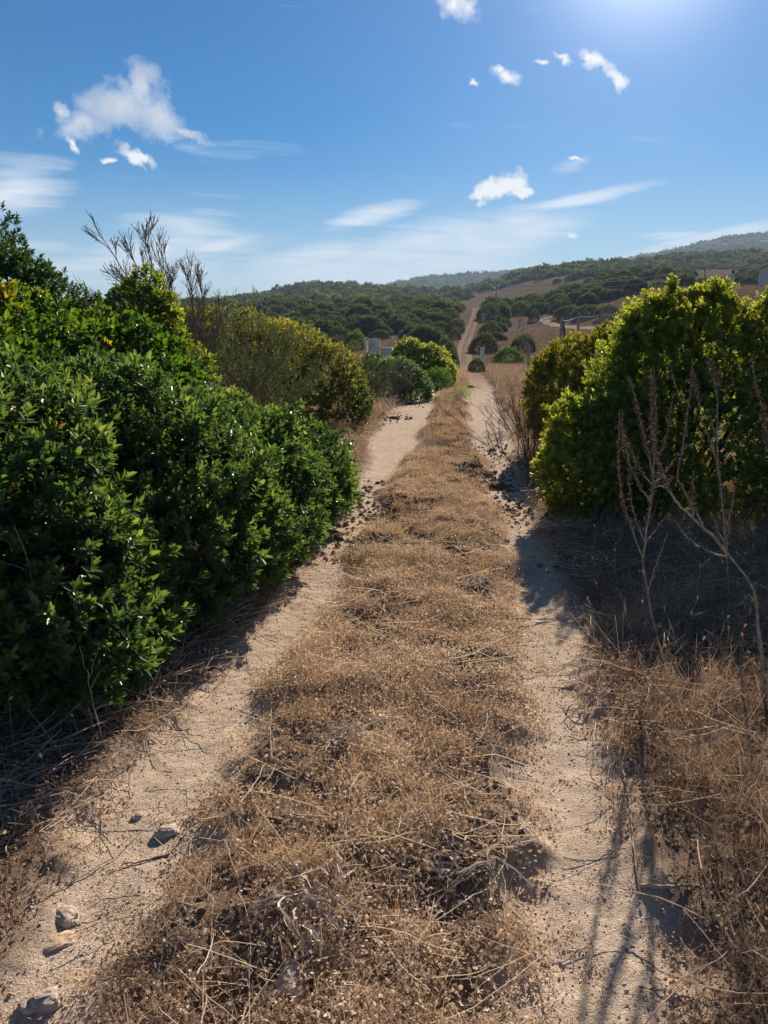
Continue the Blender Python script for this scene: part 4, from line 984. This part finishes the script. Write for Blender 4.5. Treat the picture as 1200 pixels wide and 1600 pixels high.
stalk('tall branched dry stalk with rusty seed clusters, left one before the big shrub', (1030,1008), 3.85, [
 ([(1030,1008),(1016,950),(1008,905),(1004,872)], .0, .0115, 0), ([(1004,872),(1008,835),(1018,780),(1020,745),(1022,700),(1026,650),(1016,575)], .1, .008, .9),
 ([(1004,872),(985,820),(972,780),(966,720),(968,640)], -.1, .0065, .7), ([(1012,930),(1022,890),(1038,850),(1044,830)], .12, .005, .12), ([(1007,848),(992,810),(984,770),(982,735)], .1, .005, .5),
 ([(1016,785),(998,757),(985,730),(975,695),(968,655)], -.15, .006, 1.), ([(1020,758),(1000,735),(984,700),(972,670)], .1, .005, 1.), ([(1020,742),(1012,705),(1000,660),(985,590)], .1, .006, 1.), ([(1019,760),(1035,740),(1052,722)], .15, .004, .4),
 ([(1010,845),(1030,822),(1048,795)], .1, .004, .1), ([(1022,760),(1042,735),(1058,712)], 0, .004, .3), ([(1026,720),(1040,690),(1046,650),(1050,615)], .1, .004, .7), ([(1023,700),(1018,650),(1020,620),(1016,575)], .05, .004, 1.)])
stalk('thick leaning dry stalk rising from the right edge toward the left', (1215,975), 3.1, [
 ([(1215,975),(1180,925),(1155,888),(1140,870)], .15, .0135, 0), ([(1140,870),(1112,838),(1085,812),(1062,790),(1040,760),(1022,762)], .3, .009, .1), ([(1062,790),(1045,765),(1032,735),(1022,700),(1015,655)], .1, .006, 1.),
 ([(1138,872),(1110,862),(1080,850),(1062,825),(1052,808)], .1, .006, .5), ([(1135,868),(1137,820),(1143,790),(1146,772)], .0, .006, .7), ([(1132,850),(1120,825),(1110,800)], .05, .004, .6), ([(1100,830),(1088,800),(1073,775),(1060,752),(1062,715),(1066,700),(1084,692)], .1, .005, .5), ([(1082,812),(1082,780),(1083,735)], .0, .005, .7), ([(1040,762),(1050,750),(1022,738)], .0, .004, .3)], .0135)
stalk('tall dry twin stems before the big shrub, right of the branched one', (1135,1000), 4.5, [
 ([(1135,1000),(1133,850),(1130,800),(1122,740),(1120,690),(1122,640),(1117,600)], .1, .0085, .15), ([(1133,830),(1122,730),(1110,690),(1096,655),(1092,620)], .1, .007, .2), ([(1117,600),(1113,575),(1110,560)], 0, .005, 2.5), ([(1119,680),(1108,655),(1103,640)], .05, .004, .3), ([(1117,612),(1124,590)], 0, .004, 2.), ([(1066,712),(1070,670),(1078,620),(1082,560)], 0, .005, .3), ([(1078,636),(1055,605),(1048,570)], 0, .004, .2), ([(1095,640),(1086,600),(1083,575)], 0, .004, 1.6)], .0085)
stalk('dry seed stalk cut by the right edge of the photo', (1240,930), 3.4, [
 ([(1240,930),(1215,790),(1200,690),(1192,640),(1182,600),(1174,560)], .1, .006, 1.2), ([(1200,690),(1196,668)], 0, .005, 2.)], .006)
stalk('thin bare upright stick standing in the middle strip', (677,990), 4.1, [([(677,990),(674,920),(672,870),(673,838)], .05, .0028, 0), ([(673,880),(662,860),(660,850)], .05, .0015, 0), ([(673,870),(680,855),(682,845)], .05, .0015, 0)], .003)
stalk('short thin upright stick at the left side of the middle strip', (590,880), 5.6, [([(590,880),(588,840),(587,800)], .05, .0028, 0)], .003)
stalk('long curved bare stem before the dark glossy shrub at the left edge', (145,1110), 2.9, [([(145,1110),(120,1010),(88,960),(50,910),(45,870),(22,822)], -.1, .0035, 0), ([(88,960),(40,890),(-10,872)], -.1, .003, 0)], .004)
stalk('pale forked dead twig at the foot of the dark glossy shrub', (165,1145), 2.75, [([(165,1145),(143,1090),(140,1060),(124,1010)], .0, .0035, 0), ([(142,1075),(155,1050),(165,1048)], 0, .002, 0), ([(150,1108),(168,1100),(188,1098)], 0, .0035, 0), ([(140,1060),(148,1030),(155,1000)], .05, .002, 0)], .004)
# small green tuft and low plants far along the strip
def tuft(label, px, py, w, h, mat, seed, n=70, wd=.012):
    p = onG(px, py, 0); k = p[1]/F; b = Bag(); V, Fq, A = blades(n, h*k*.5, h*k*1.1, .45, wd, 5, w*k*.28, .6)
    b.add(V+p, Fq, np.clip(A+.5, 0, 1)); o = b.build('grass_tuft', M[mat], loc=p); tag(o, label, 'grass tuft'); return o
tuft('pale green grass tuft in the middle strip far along the track', 725, 618, 26, 26, 'greengrass', 1)
tuft('small yellow green tuft left of the pale green one', 702, 627, 16, 10, 'greengrass', 2, 40)
tuft('upright golden grass tuft in the right verge near the lower right corner', 1172, 1330, 30, 70, 'gold', 4, 24, .004)
tuft('golden grass tuft beside the seed heads of the right verge', 1085, 1225, 40, 60, 'gold', 5, 30, .003)

# ------------------------------------------------------------------ posts, fences, poles
def post_mesh(bag, p, h, w, lean=(0, 0), sides=8, a=.5, square=False):
    P = np.array([[p[0], p[1], p[2]-.1], [p[0]+lean[0]*.5*h, p[1]+lean[1]*.5*h, p[2]+h*.5], [p[0]+lean[0]*h, p[1]+lean[1]*h, p[2]+h*.985], [p[0]+lean[0]*h, p[1]+lean[1]*h, p[2]+h]])
    r = np.array([w, w*.97, w*.95, w*.70])/2*(1.35 if square else 1)
    V, Fq = tubes(P[None], r[None], 4 if square else sides); bag.add(V, Fq, a)
    k = len(V); s = 4 if square else sides; bag.add(V[k-s:], np.array([list(range(s))]), a)
def post(label, px, pyb, pyt, wpx, mat, name='fence_post', lean=0, cat='post', group=None, square=True, depth=None, cap=False):
    p = G(px, pyb) if depth is None else W(px, pyb, depth)
    if depth is not None: p[2] = float(Hbig(p[0], p[1]))
    top = W(px, pyt, p[1]); h = top[2]-p[2]; b = Bag(); post_mesh(b, p, h, wpx/F*p[1], (lean, 0), 8, .5, square)
    if cap: box(b, (p[0]+lean*h, p[1], p[2]+h+.03), (wpx/F*p[1]*1.25, wpx/F*p[1]*1.25, .055))
    o = b.build(name, M[mat], loc=p); tag(o, label, cat, group); return o
post('short grey concrete post with a cap at the right of the track', 753, 570, 544, 5.2, 'concrete', name='concrete_post', cap=True)
post('leaning grey stake before the biggest round shrub right of the track', 768, 549, 532, 2.4, 'concrete', name='stake', lean=-.14)
post('thin leaning stake beside the second round shrub right of the track', 761, 526, 513, 2, 'concrete', name='stake', lean=-.08)
post('thin stake before the large crest shrub', 755, 503, 489, 2, 'concrete', name='stake', lean=-.04)
post('short grey stake in the brown field below the pole', 817, 516, 502, 2.2, 'concrete', name='stake')
post('dark stake left of the short grey one in the brown field', 812, 511, 497, 1.6, 'wood', name='stake')
# wire fence with braced end post
fx = [(878, 494, 5.0), (904, 487, 4.6), (940, 484, 4.4), (976, 482, 4.2)]
D0 = 33.
e = None; tops = []
for i, (px, pt, wp) in enumerate(fx):
    dep = D0+i*2.5; p = W(px, 500, dep); p[2] = float(Hbig(p[0], p[1]))
    if e is None: e = empty('wire_fence', p, 'wire fence on grey wooden posts with a braced end post, above the olive shrub', 'fence')
    t = W(px, pt, dep); b = Bag(); post_mesh(b, p, t[2]-p[2], wp/F*dep, (0, 0), 8)
    b.build('post', M['wood'], e, loc=e.location); tops.append((p, t))
    if i == 0:
        b = Bag(); q = W(892, 530, dep); q[2] = float(Hbig(q[0], q[1])); s = W(880, 502, dep)
        b.add(*tubes(np.array([resample([s, q], 5)]), np.full((1, 5), .045), 6)); b.build('brace', M['darkwood'], e, loc=e.location)
    if i == 2:
        b = Bag(); q = p+np.array([.16, .05, 0]); post_mesh(b, q, (t[2]-p[2])*.9, .10); b.build('post', M['wood'], e, loc=e.location)
for f, sag in ((.93, .07), (.60, .10), (.30, .05)):
    pts = []
    for (p0, t0), (p1, t1) in zip(tops[:-1], tops[1:]):
        a0, a1 = p0*(1-f)+t0*f, p1*(1-f)+t1*f
        pts += [a0*(1-s)+a1*s-np.array([0, 0, 4*sag*s*(1-s)]) for s in np.linspace(0, 1, 9)[:-1]]
    pts.append(a1); P = np.array(pts); b = Bag(); b.add(*tubes(P[None], np.full((1, len(P)), .012), 4)); b.build('wire', M['wire'], e, loc=e.location)
# gate-like rail by the wooden post
p = G(826, 578); e = empty('rail_fence', p, 'brown wooden post with two pale rails running right from it, behind the dry bush', 'fence')
b = Bag(); t = W(826, 541, p[1]); post_mesh(b, p, t[2]-p[2], 5.5/F*p[1], (-.03, 0)); b.build('post', M['wood'], e, loc=e.location)
for yy in (553, 563):
    b = Bag(); P = resample([W(827, yy, p[1]), W(895, yy+3, p[1]+1.5)], 6); b.add(*tubes(P[None], np.full((1, 6), .017), 6)); b.build('rail', M['wire'], e, loc=e.location)
# posts and wires behind the big shrub on the right
p = W(1133, 520, 10.4); p[2] = float(H(np.array([p[0]]), np.array([p[1]]))[0])
e = empty('concrete_post', p, 'thick grey concrete post behind the big shrub on the right', 'post')
b = Bag(); t = W(1133, 428, 10.4); post_mesh(b, p, t[2]-p[2], .085, (0, 0), 4, .5, True); b.build('post', M['concrete'], e, loc=e.location)
q = W(1135.5, 520, 10.55); q[2] = p[2]; b = Bag(); t2 = W(1135.5, 423, 10.6); post_mesh(b, q, t2[2]-q[2], .042, (0, 0), 8); o = b.build('fence_post', M['darkwood'], loc=q); tag(o, 'dark slim wooden post standing against the thick grey concrete post', 'post')
b = Bag(); P = np.array([W(1130, 494, 10.4), W(1165, 492, 10.1), W(1205, 493, 9.8), W(1260, 494, 9.4)]); P = resample(P, 10); b.add(*tubes(P[None], np.full((1, 10), .009), 5)); o = b.build('fence_wire', M['wire'], loc=P[0]); tag(o, 'pale horizontal wire at the right edge above the big shrub', 'wire')
def pole(label, px, pyb, pyt, depth=None, wmat='darkwood', ins=True, group=None, rr=.11):
    p = G(px, pyb) if depth is None else W(px, pyb, depth)
    p[2] = float(Hbig(p[0], p[1])); t = W(px, pyt, p[1]); h = t[2]-p[2]
    e = empty('utility_pole', p, label, 'utility pole', group); b = Bag()
    P = resample([p-np.array([0, 0, .2]), t], 6); b.add(*tubes(P[None], np.linspace(rr, rr*.7, 6)[None], 8)); b.build('pole', M['wood'], e, loc=p)
    if ins:
        for (ox, oz) in ((-.32, -.25), (.32, -.05), (-.30, -.85), (.32, -.75)):
            b = Bag(); c = t+np.array([ox, 0, oz]); P = np.array([c+[0, 0, -.12], c+[0, 0, -.06], c, c+[0, 0, .08], c+[0, 0, .13]]); b.add(*tubes(P[None], np.array([[.03, .10, .13, .10, .03]]), 8)); b.build('insulator', M['ceramic'], e, loc=p)
            b = Bag(); Q = resample([t+np.array([0, 0, oz-.15]), c+[0, 0, -.12]], 4); b.add(*tubes(Q[None], np.full((1, 4), .02), 5)); b.build('bracket', M['wire'], e, loc=p)
    return e, p, t
eA, pA, tA = pole('wooden utility pole with white insulators right of the upper track', 775, 530, 446)
eB, pB, tB = pole('wooden pole with white insulators rising behind the big shrub', 1101, 505, 420, depth=95)
pole('slim distant pole in the scrub left of the big right shrub', 938, 455, 426, depth=300, ins=False, rr=.16)
pole('slender pole before the left hill', 468, 487, 447, depth=270, ins=False, rr=.17)
pole('tiny pole in the scrub right of the left hill', 695, 462, 450, depth=480, ins=False, rr=.2)
pole('thin pole on the skyline of the right ridge', 983, 404, 396, depth=1440, ins=False, rr=.5)
def wires(label, A_, B_, offs, sag, r=.02):
    b = Bag()
    for (o1, o2) in offs:
        a0, a1 = A_+np.array(o1), B_+np.array(o2); s = np.linspace(0, 1, 16)[:, None]; P = a0*(1-s)+a1*s-np.array([0, 0, 1])*4*sag*s*(1-s); b.add(*tubes(P[None], np.full((1, 16), r), 4))
    o = b.build('overhead_wire', M['wire'], loc=A_); tag(o, label, 'wires'); return o
wires('overhead wires sagging between the two insulator poles', tA, tB, [((.32, 0, -.0), (-.32, 0, -.2)), ((-.32, 0, -.2), (-.32, 0, 0)), ((.32, 0, -.7), (-.32, 0, -.8))], .6, .022)
hc = W(1183, 414, 112)
wires('overhead wires running from the pole behind the big shrub to the house', tB, hc, [((.32, 0, 0), (0, 0, 0)), ((.32, 0, -.75), (0, 0, -.5))], .35, .022)

# ------------------------------------------------------------------ concrete pillars and houses
p = G(579, 560); p = W(573, 560, 31.); p[2] = float(Hbig(p[0], p[1]))
def block(label, x0, x1, pt, dep, th):
    a0, a1 = W(x0, pt, dep), W(x1, pt, dep); g = float(Hbig(a0[0], dep)); b = Bag(); h = a0[2]-g
    w = a1[0]-a0[0]; rows = 3
    for r in range(rows):
        box(b, ((a0[0]+a1[0])/2, dep+th/2, g-.1+(h+.1)*(r+.5)/rows), (w-.02*(r % 2), th-.02*(r % 2), (h+.1)/rows-.03))
    box(b, ((a0[0]+a1[0])/2, dep+th/2, g-.1+(h+.1)*.497), (w-.07, th-.07, (h+.1)*.985))
    o = b.build('concrete_pillar', M['concrete'], loc=((a0[0]+a1[0])/2, dep+th/2, g)); tag(o, label, 'pillar'); return o
block('taller blockwork concrete pillar behind the golden and low green shrubs', 575, 594, 528, 31., .55)
block('lower concrete pillar right of the taller one', 595, 613, 543, 30.6, .45)
block('narrow piece of block wall left of the taller pillar', 569, 575, 531, 31.6, .3)
def house(label, px, py, w, d, h, rz, mat, roofh=1.0, depth=None, windows=True, p=None, over=.3):
    if p is None:
        p = G(px, py) if depth is None else W(px, py, depth)
    p[2] = float(Hbig(p[0], p[1]))-.2; e = empty('house', p, label, 'house'); c, s = math.cos(rz), math.sin(rz)
    def tr(V): V = np.array(V, float); return np.stack([V[:, 0]*c-V[:, 1]*s, V[:, 0]*s+V[:, 1]*c, V[:, 2]], 1)+p
    b = Bag(); x, y = w/2, d/2
    V = tr([(-x,-y,-1),(x,-y,-1),(x,y,-1),(-x,y,-1),(-x,-y,h),(x,-y,h),(x,y,h),(-x,y,h),(-x,0,h+roofh),(x,0,h+roofh)])
    b.add(V, np.array([[0,1,5,4],[2,3,7,6]])); b.add(V, np.array([[1,2,6,9,5],[3,0,4,8,7]])); b.build('wall', M[mat], e, loc=p)
    b = Bag(); o_ = over; k = roofh/y; zt = .06
    for sg in (-1, 1):
        zz = h-k*o_
        q = tr([(-x-o_, sg*(y+o_), zz+zt), (x+o_, sg*(y+o_), zz+zt), (x+o_, 0, h+roofh+zt), (-x-o_, 0, h+roofh+zt), (-x-o_, sg*(y+o_), zz+zt+.14), (x+o_, sg*(y+o_), zz+zt+.14), (x+o_, 0, h+roofh+zt+.14), (-x-o_, 0, h+roofh+zt+.14)])
        b.add(q, np.array([[0,1,2,3],[4,5,6,7],[0,1,5,4],[0,3,7,4],[1,2,6,5]]))
    n = int((w+2*o_)/.28)
    for sg in (-1, 1):
        for i in range(n):
            xx = -x-o_+.14+i*.28; zz = h-k*o_+zt+.16
            L_ = np.array([(xx, sg*(y+o_), zz), (xx, 0, h+roofh+zt+.16)]); Lw = tr(L_); b.add(*tubes(resample(Lw, 3)[None], np.full((1, 3), .07), 5)) if w < 12 and p[1] < 300 else None
    b.build('roof', M['tile'], e, loc=p)
    if windows:
        for xx in (-w*.25, w*.22):
            b = Bag(); q = tr([(xx-.45, -y-.02, h*.35), (xx+.45, -y-.02, h*.35), (xx+.45, -y-.02, h*.78), (xx-.45, -y-.02, h*.78), (xx-.45, -y+.1, h*.35), (xx+.45, -y+.1, h*.35), (xx+.45, -y+.1, h*.78), (xx-.45, -y+.1, h*.78)])
            b.add(q, np.array([[0,1,2,3],[0,1,5,4],[2,3,7,6],[1,2,6,5],[3,0,4,7]])); b.build('window', M['pane'], e, loc=p)
    return e
p = W(1183, 446, 112); p[0] += 8.0
house('grey plastered house with a tiled roof cut by the right edge of the photo', 0, 0, 10, 6, 2.75, 0, 'plaster', .45, p=np.array([p[0], 115., 0]), windows=False, over=.25)
for (px, py, w, dep, mt, lab) in [(1063,400,22,1310,'plaster','long low roofed house on the far hillside, left of the others'), (1133,398,26,1290,'white','pale wide house in the middle of the far hillside'), (1086,406,14,1230,'plaster','brown roofed house at the lower edge of the far hillside'),
 (1109,381,16,1420,'white','small white house high on the far ridge'), (1163,389,14,1380,'white','bright white house on the right of the far hillside'), (1184,386,10,1400,'white','tiny white house right of the bright white one'), (1192,404,20,1290,'white','pale house at the far hillside near the right edge'),
 (1098,382,10,1430,'plaster','tiny house left of the small white house on the ridge'), (1030,405,16,1350,'plaster','grey house among trees below the skyline'), (795,428,12,1400,'white','pale speck of a house on the distant middle ridge')]:
    q = W(px, py, dep); house(lab, 0, 0, w, 9, 5.0 if w < 15 else 4., random.uniform(-.3, .3), mt, 1.6, p=q, windows=False); 

# ------------------------------------------------------------------ camera, sun, sky, air
cam = bpy.data.cameras.new('camera'); co = link(bpy.data.objects.new('camera', cam))
cam.sensor_fit = 'VERTICAL'; cam.sensor_height = 36; cam.lens = 26; cam.clip_start = .05; cam.clip_end = 12000
co.location = (0, 0, CAMH); co.rotation_euler = (math.pi/2-PITCH, 0, 0); SC.camera = co
SAT = 1.62
SUN_EL, SUN_AZ = R(25.5), R(17.5)            # azimuth to the right of the view
sl = bpy.data.lights.new('sun', 'SUN'); so = link(bpy.data.objects.new('sun', sl))
sl.energy = 5.0; sl.angle = R(.53); sl.color = (1., .90, .77)
sd = Vector((math.sin(SUN_AZ)*math.cos(SUN_EL), math.cos(SUN_AZ)*math.cos(SUN_EL), math.sin(SUN_EL)))
so.rotation_euler = sd.to_track_quat('Z', 'Y').to_euler(); so.location = (5, 20, 30)
wd = bpy.data.worlds.new('World'); SC.world = wd; wd.use_nodes = True
nt = wd.node_tree; nt.nodes.clear(); N, L = nt.nodes, nt.links
def node(t, **k):
    n = N.new(t)
    for a, v in k.items(): setattr(n, a, v)
    return n
def math_(op, a, b=None, c=None, clamp=False):
    n = node('ShaderNodeMath', operation=op); n.use_clamp = clamp
    for i, v in enumerate((a, b, c)):
        if v is None: continue
        if isinstance(v, (int, float)): n.inputs[i].default_value = v
        else: L.new(v, n.inputs[i])
    return n.outputs[0]
def mixc(f, a, b):
    x = node('ShaderNodeMix', data_type='RGBA')
    for s, v in ((0, f), (6, a), (7, b)):
        if isinstance(v, (float, int)): x.inputs[s].default_value = v
        elif isinstance(v, tuple): x.inputs[s].default_value = (*v, 1)
        else: L.new(v, x.inputs[s])
    return x.outputs[2]
sky = node('ShaderNodeTexSky', sky_type='NISHITA', sun_disc=False); sky.sun_elevation = SUN_EL; sky.sun_rotation = SUN_AZ
sky.air_density = 1.0; sky.dust_density = .05; sky.ozone_density = 3.0; sky.altitude = 0
tcn = node('ShaderNodeTexCoord'); sep = node('ShaderNodeSeparateXYZ'); L.new(tcn.outputs['Generated'], sep.inputs[0])
dx, dy, dz = sep.outputs
az = math_('ARCTAN2', dx, dy); el = math_('ARCSINE', dz)
comb = node('ShaderNodeCombineXYZ'); L.new(az, comb.inputs[0]); L.new(el, comb.inputs[1])
az0, el0 = az, el
def warp(scale, amp, det, out):
    n = node('ShaderNodeTexNoise'); n.inputs['Scale'].default_value = scale; n.inputs['Detail'].default_value = det; n.inputs['Roughness'].default_value = .62
    L.new(comb.outputs[0], n.inputs['Vector']); s_ = node('ShaderNodeSeparateColor'); L.new(n.outputs['Color'], s_.inputs[0])
    return [math_('MULTIPLY', math_('SUBTRACT', s_.outputs[i], .5), amp) for i in (0, 1)]
w1 = warp(24, .048, 8, 0)
waz, wel = math_('ADD', az, w1[0]), math_('ADD', el, w1[1])
def noise(vec, scale, det=6., rg=.55, dist=0.):
    n = node('ShaderNodeTexNoise'); n.inputs['Scale'].default_value = scale; n.inputs['Detail'].default_value = det; n.inputs['Roughness'].default_value = rg; n.inputs['Distortion'].default_value = dist
    L.new(vec, n.inputs['Vector']); return n.outputs['Fac']
def azel(px, py):
    d = ray(px, py); d = d/np.linalg.norm(d); return math.atan2(d[0], d[1]), math.asin(d[2])
def ell(px, py, rx, ry, rot=0., wp=False):             # 1 at the centre, 0 on the ellipse, negative outside
    a, e = azel(px, py); rx, ry = rx/F*.92, ry/F*.92
    c, s = math.cos(R(rot)), math.sin(R(rot))
    x = math_('SUBTRACT', waz if wp else az0, a); x = math_('MULTIPLY', x, math.cos(e)); y = math_('SUBTRACT', wel if wp else el0, e)
    u_ = math_('ADD', math_('MULTIPLY', x, c/rx), math_('MULTIPLY', y, s/rx)); v_ = math_('ADD', math_('MULTIPLY', x, -s/ry), math_('MULTIPLY', y, c/ry))
    return math_('SUBTRACT', 1., math_('SQRT', math_('ADD', math_('MULTIPLY', u_, u_), math_('MULTIPLY', v_, v_))))
nA = noise(comb.outputs[0], 20, 10, .66, .2); nB = noise(comb.outputs[0], 75, 8, .68)
def cumulus(parts, k=1.1, soft=.35):
    m = None
    for p in parts:
        e_ = ell(*p, wp=True); m = e_ if m is None else math_('MAXIMUM', m, e_)
    nn = math_('ADD', math_('MULTIPLY', math_('SUBTRACT', nA, .5), k*2), math_('MULTIPLY', math_('SUBTRACT', nB, .5), k*.9))
    v = math_('DIVIDE', math_('ADD', m, nn), soft, clamp=True)
    return math_('SMOOTH_MIN', v, 1., .1) if False else v
big = cumulus([(222,138,34,38,-35), (190,165,66,38,10), (130,190,52,24,15), (245,185,48,36,-40), (288,210,40,10,-5), (95,168,16,14,20)], .9, 1.0)
small = cumulus([(775,296,46,20,5), (800,284,28,17,0), (748,304,24,11,0), (815,298,20,11,0)], .6, .45)
bits = cumulus([(712,5,34,20,-25), (217,249,34,10,-22), (795,120,24,12,-30), (785,105,10,7,0), (883,92,18,7,-25), (930,97,34,12,-30), (965,126,24,9,-30), (848,98,13,6,0), (745,125,10,6,0), (905,243,14,5,0), (258,388,11,5,0), (890,370,11,4,0), (165,243,7,6,0), (115,222,18,8,-50)], .85, .75)
# cirrus: noise on a high flat layer, drawn out along the wind
zc = math_('MAXIMUM', dz, .03)
cx_, cy_ = math_('DIVIDE', dx, zc), math_('DIVIDE', dy, zc)
cc = node('ShaderNodeCombineXYZ'); L.new(cx_, cc.inputs[0]); L.new(cy_, cc.inputs[1])
mp = node('ShaderNodeMapping'); mp.inputs['Rotation'].default_value = (0, 0, R(-28)); L.new(cc.outputs[0], mp.inputs['Vector'])
mp2 = node('ShaderNodeMapping'); mp2.inputs['Scale'].default_value = (.16, 1.1, 1); L.new(mp.outputs[0], mp2.inputs['Vector'])
c1 = noise(mp2.outputs[0], 1.7, 7, .58, .6)
mp3 = node('ShaderNodeMapping'); mp3.inputs['Scale'].default_value = (.75, 5.6, 1); mp3.inputs['Rotation'].default_value = (0, 0, R(-9)); L.new(comb.outputs[0], mp3.inputs['Vector'])
c2 = noise(mp3.outputs[0], 6.5, 7, .6, .8)
def zone(parts):
    m = None
    for p in parts:
        e_ = math_('MULTIPLY', math_('MAXIMUM', ell(*p[:5]), 0.), p[5]); m = e_ if m is None else math_('MAXIMUM', m, e_)
    return m
z1 = zone([(660,395,330,62,10,1.5), (570,425,320,40,4,1.6), (590,335,110,22,14,1.2), (905,312,130,14,9,1.5), (300,360,150,70,15,.9), (25,290,110,60,18,1.1), (1090,378,150,16,10,2.0), (230,410,260,55,5,1.0), (800,350,150,40,14,1.), (900,255,60,18,20,.6), (60,385,110,20,0,.8), (560,345,75,14,8,1.2), (1060,368,60,8,4,1.4), (340,385,90,16,12,1.3), (20,300,90,24,20,1.2), (500,400,180,26,8,1.3), (760,380,190,30,12,1.6), (1030,366,60,7,3,1.)])
cC = math_('ADD', math_('MULTIPLY', c2, .75), math_('MULTIPLY', c1, .45))
cir = math_('MULTIPLY', math_('SUBTRACT', math_('ADD', cC, math_('MULTIPLY', math_('MINIMUM', z1, 1.),   .42)), .70), 2.6, clamp=True)
hz = math_('MULTIPLY', math_('SUBTRACT', 1., math_('DIVIDE', math_('ABSOLUTE', el), .20, clamp=True)), .34, clamp=True)
hs = node('ShaderNodeHueSaturation'); hs.inputs['Saturation'].default_value = SAT; hs.inputs['Hue'].default_value = .505; hs.inputs['Value'].default_value = .80; L.new(sky.outputs[0], hs.inputs['Color']); skyc = hs.outputs[0]
vd = node('ShaderNodeVectorMath', operation='DOT_PRODUCT'); L.new(tcn.outputs['Generated'], vd.inputs[0]); vd.inputs[1].default_value = tuple(sd)
glow = math_('ADD', math_('MULTIPLY', math_('POWER', math_('MAXIMUM', vd.outputs['Value'], 0.), 260.), 10.), math_('MULTIPLY', math_('POWER', math_('MAXIMUM', vd.outputs['Value'], 0.), 22.), 1.8))

CLW = 11.0
shade = math_('MULTIPLY', math_('SUBTRACT', math_('ADD', nA, math_('MULTIPLY', big, .30)), .46), 2.2, clamp=True)
cumc = mixc(shade, (CLW*1.0, CLW*.98, CLW*.95), (CLW*.50, CLW*.53, CLW*.60))
ag = node('ShaderNodeMix', data_type='RGBA', blend_type='ADD'); ag.inputs[0].default_value = 1.; L.new(skyc, ag.inputs[6]); gc = node('ShaderNodeCombineColor'); [L.new(glow, gc.inputs[i]) for i in range(3)]; L.new(gc.outputs[0], ag.inputs[7]); skyc = ag.outputs[2]
col = mixc(hz, skyc, (CLW*.62, CLW*.74, CLW*.86))
col = mixc(math_('MULTIPLY', cir, .92), col, (CLW*.80, CLW*.86, CLW*.93))
col = mixc(math_('MULTIPLY', big, .95), col, cumc)
col = mixc(math_('MULTIPLY', math_('MAXIMUM', small, bits), .92), col, (CLW*.98, CLW*.97, CLW*.96))
bg = node('ShaderNodeBackground'); L.new(col, bg.inputs[0]); bg.inputs[1].default_value = .05
ow = node('ShaderNodeOutputWorld'); L.new(bg.outputs[0], ow.inputs[0])

# air: one closed box round everything
HAZE = .00030
if HAZE > 0:
    m, nt2, N2, L2 = newmat('air')
    v = N2.new('ShaderNodeVolumePrincipled'); v.inputs['Color'].default_value = (.58, .76, 1., 1); v.inputs['Density'].default_value = HAZE; v.inputs['Anisotropy'].default_value = .0
    o_ = N2.new('ShaderNodeOutputMaterial'); L2.new(v.outputs[0], o_.inputs['Volume'])
    b = Bag(); zlo = float(Vg[:, 2].min())-1.; zhi = float(Vg[:, 2].max())+25.
    box(b, (0, 1450, (zlo+zhi)/2), (5600, 4200, zhi-zlo)); hzb = b.build('haze', m); tag(hzb, 'thin pale haze filling the air over the whole valley', 'haze', kind='stuff')
SC.view_settings.view_transform = 'Standard'; SC.view_settings.look = 'None'; SC.view_settings.exposure = 1.02; SC.view_settings.gamma = 1
SC.cycles.use_denoising = True
SC.cycles.sample_clamp_indirect = 4
SC.cycles.max_bounces = 6; SC.cycles.diffuse_bounces = 3; SC.cycles.glossy_bounces = 2; SC.cycles.transmission_bounces = 3; SC.cycles.transparent_max_bounces = 4; SC.cycles.volume_bounces = 0
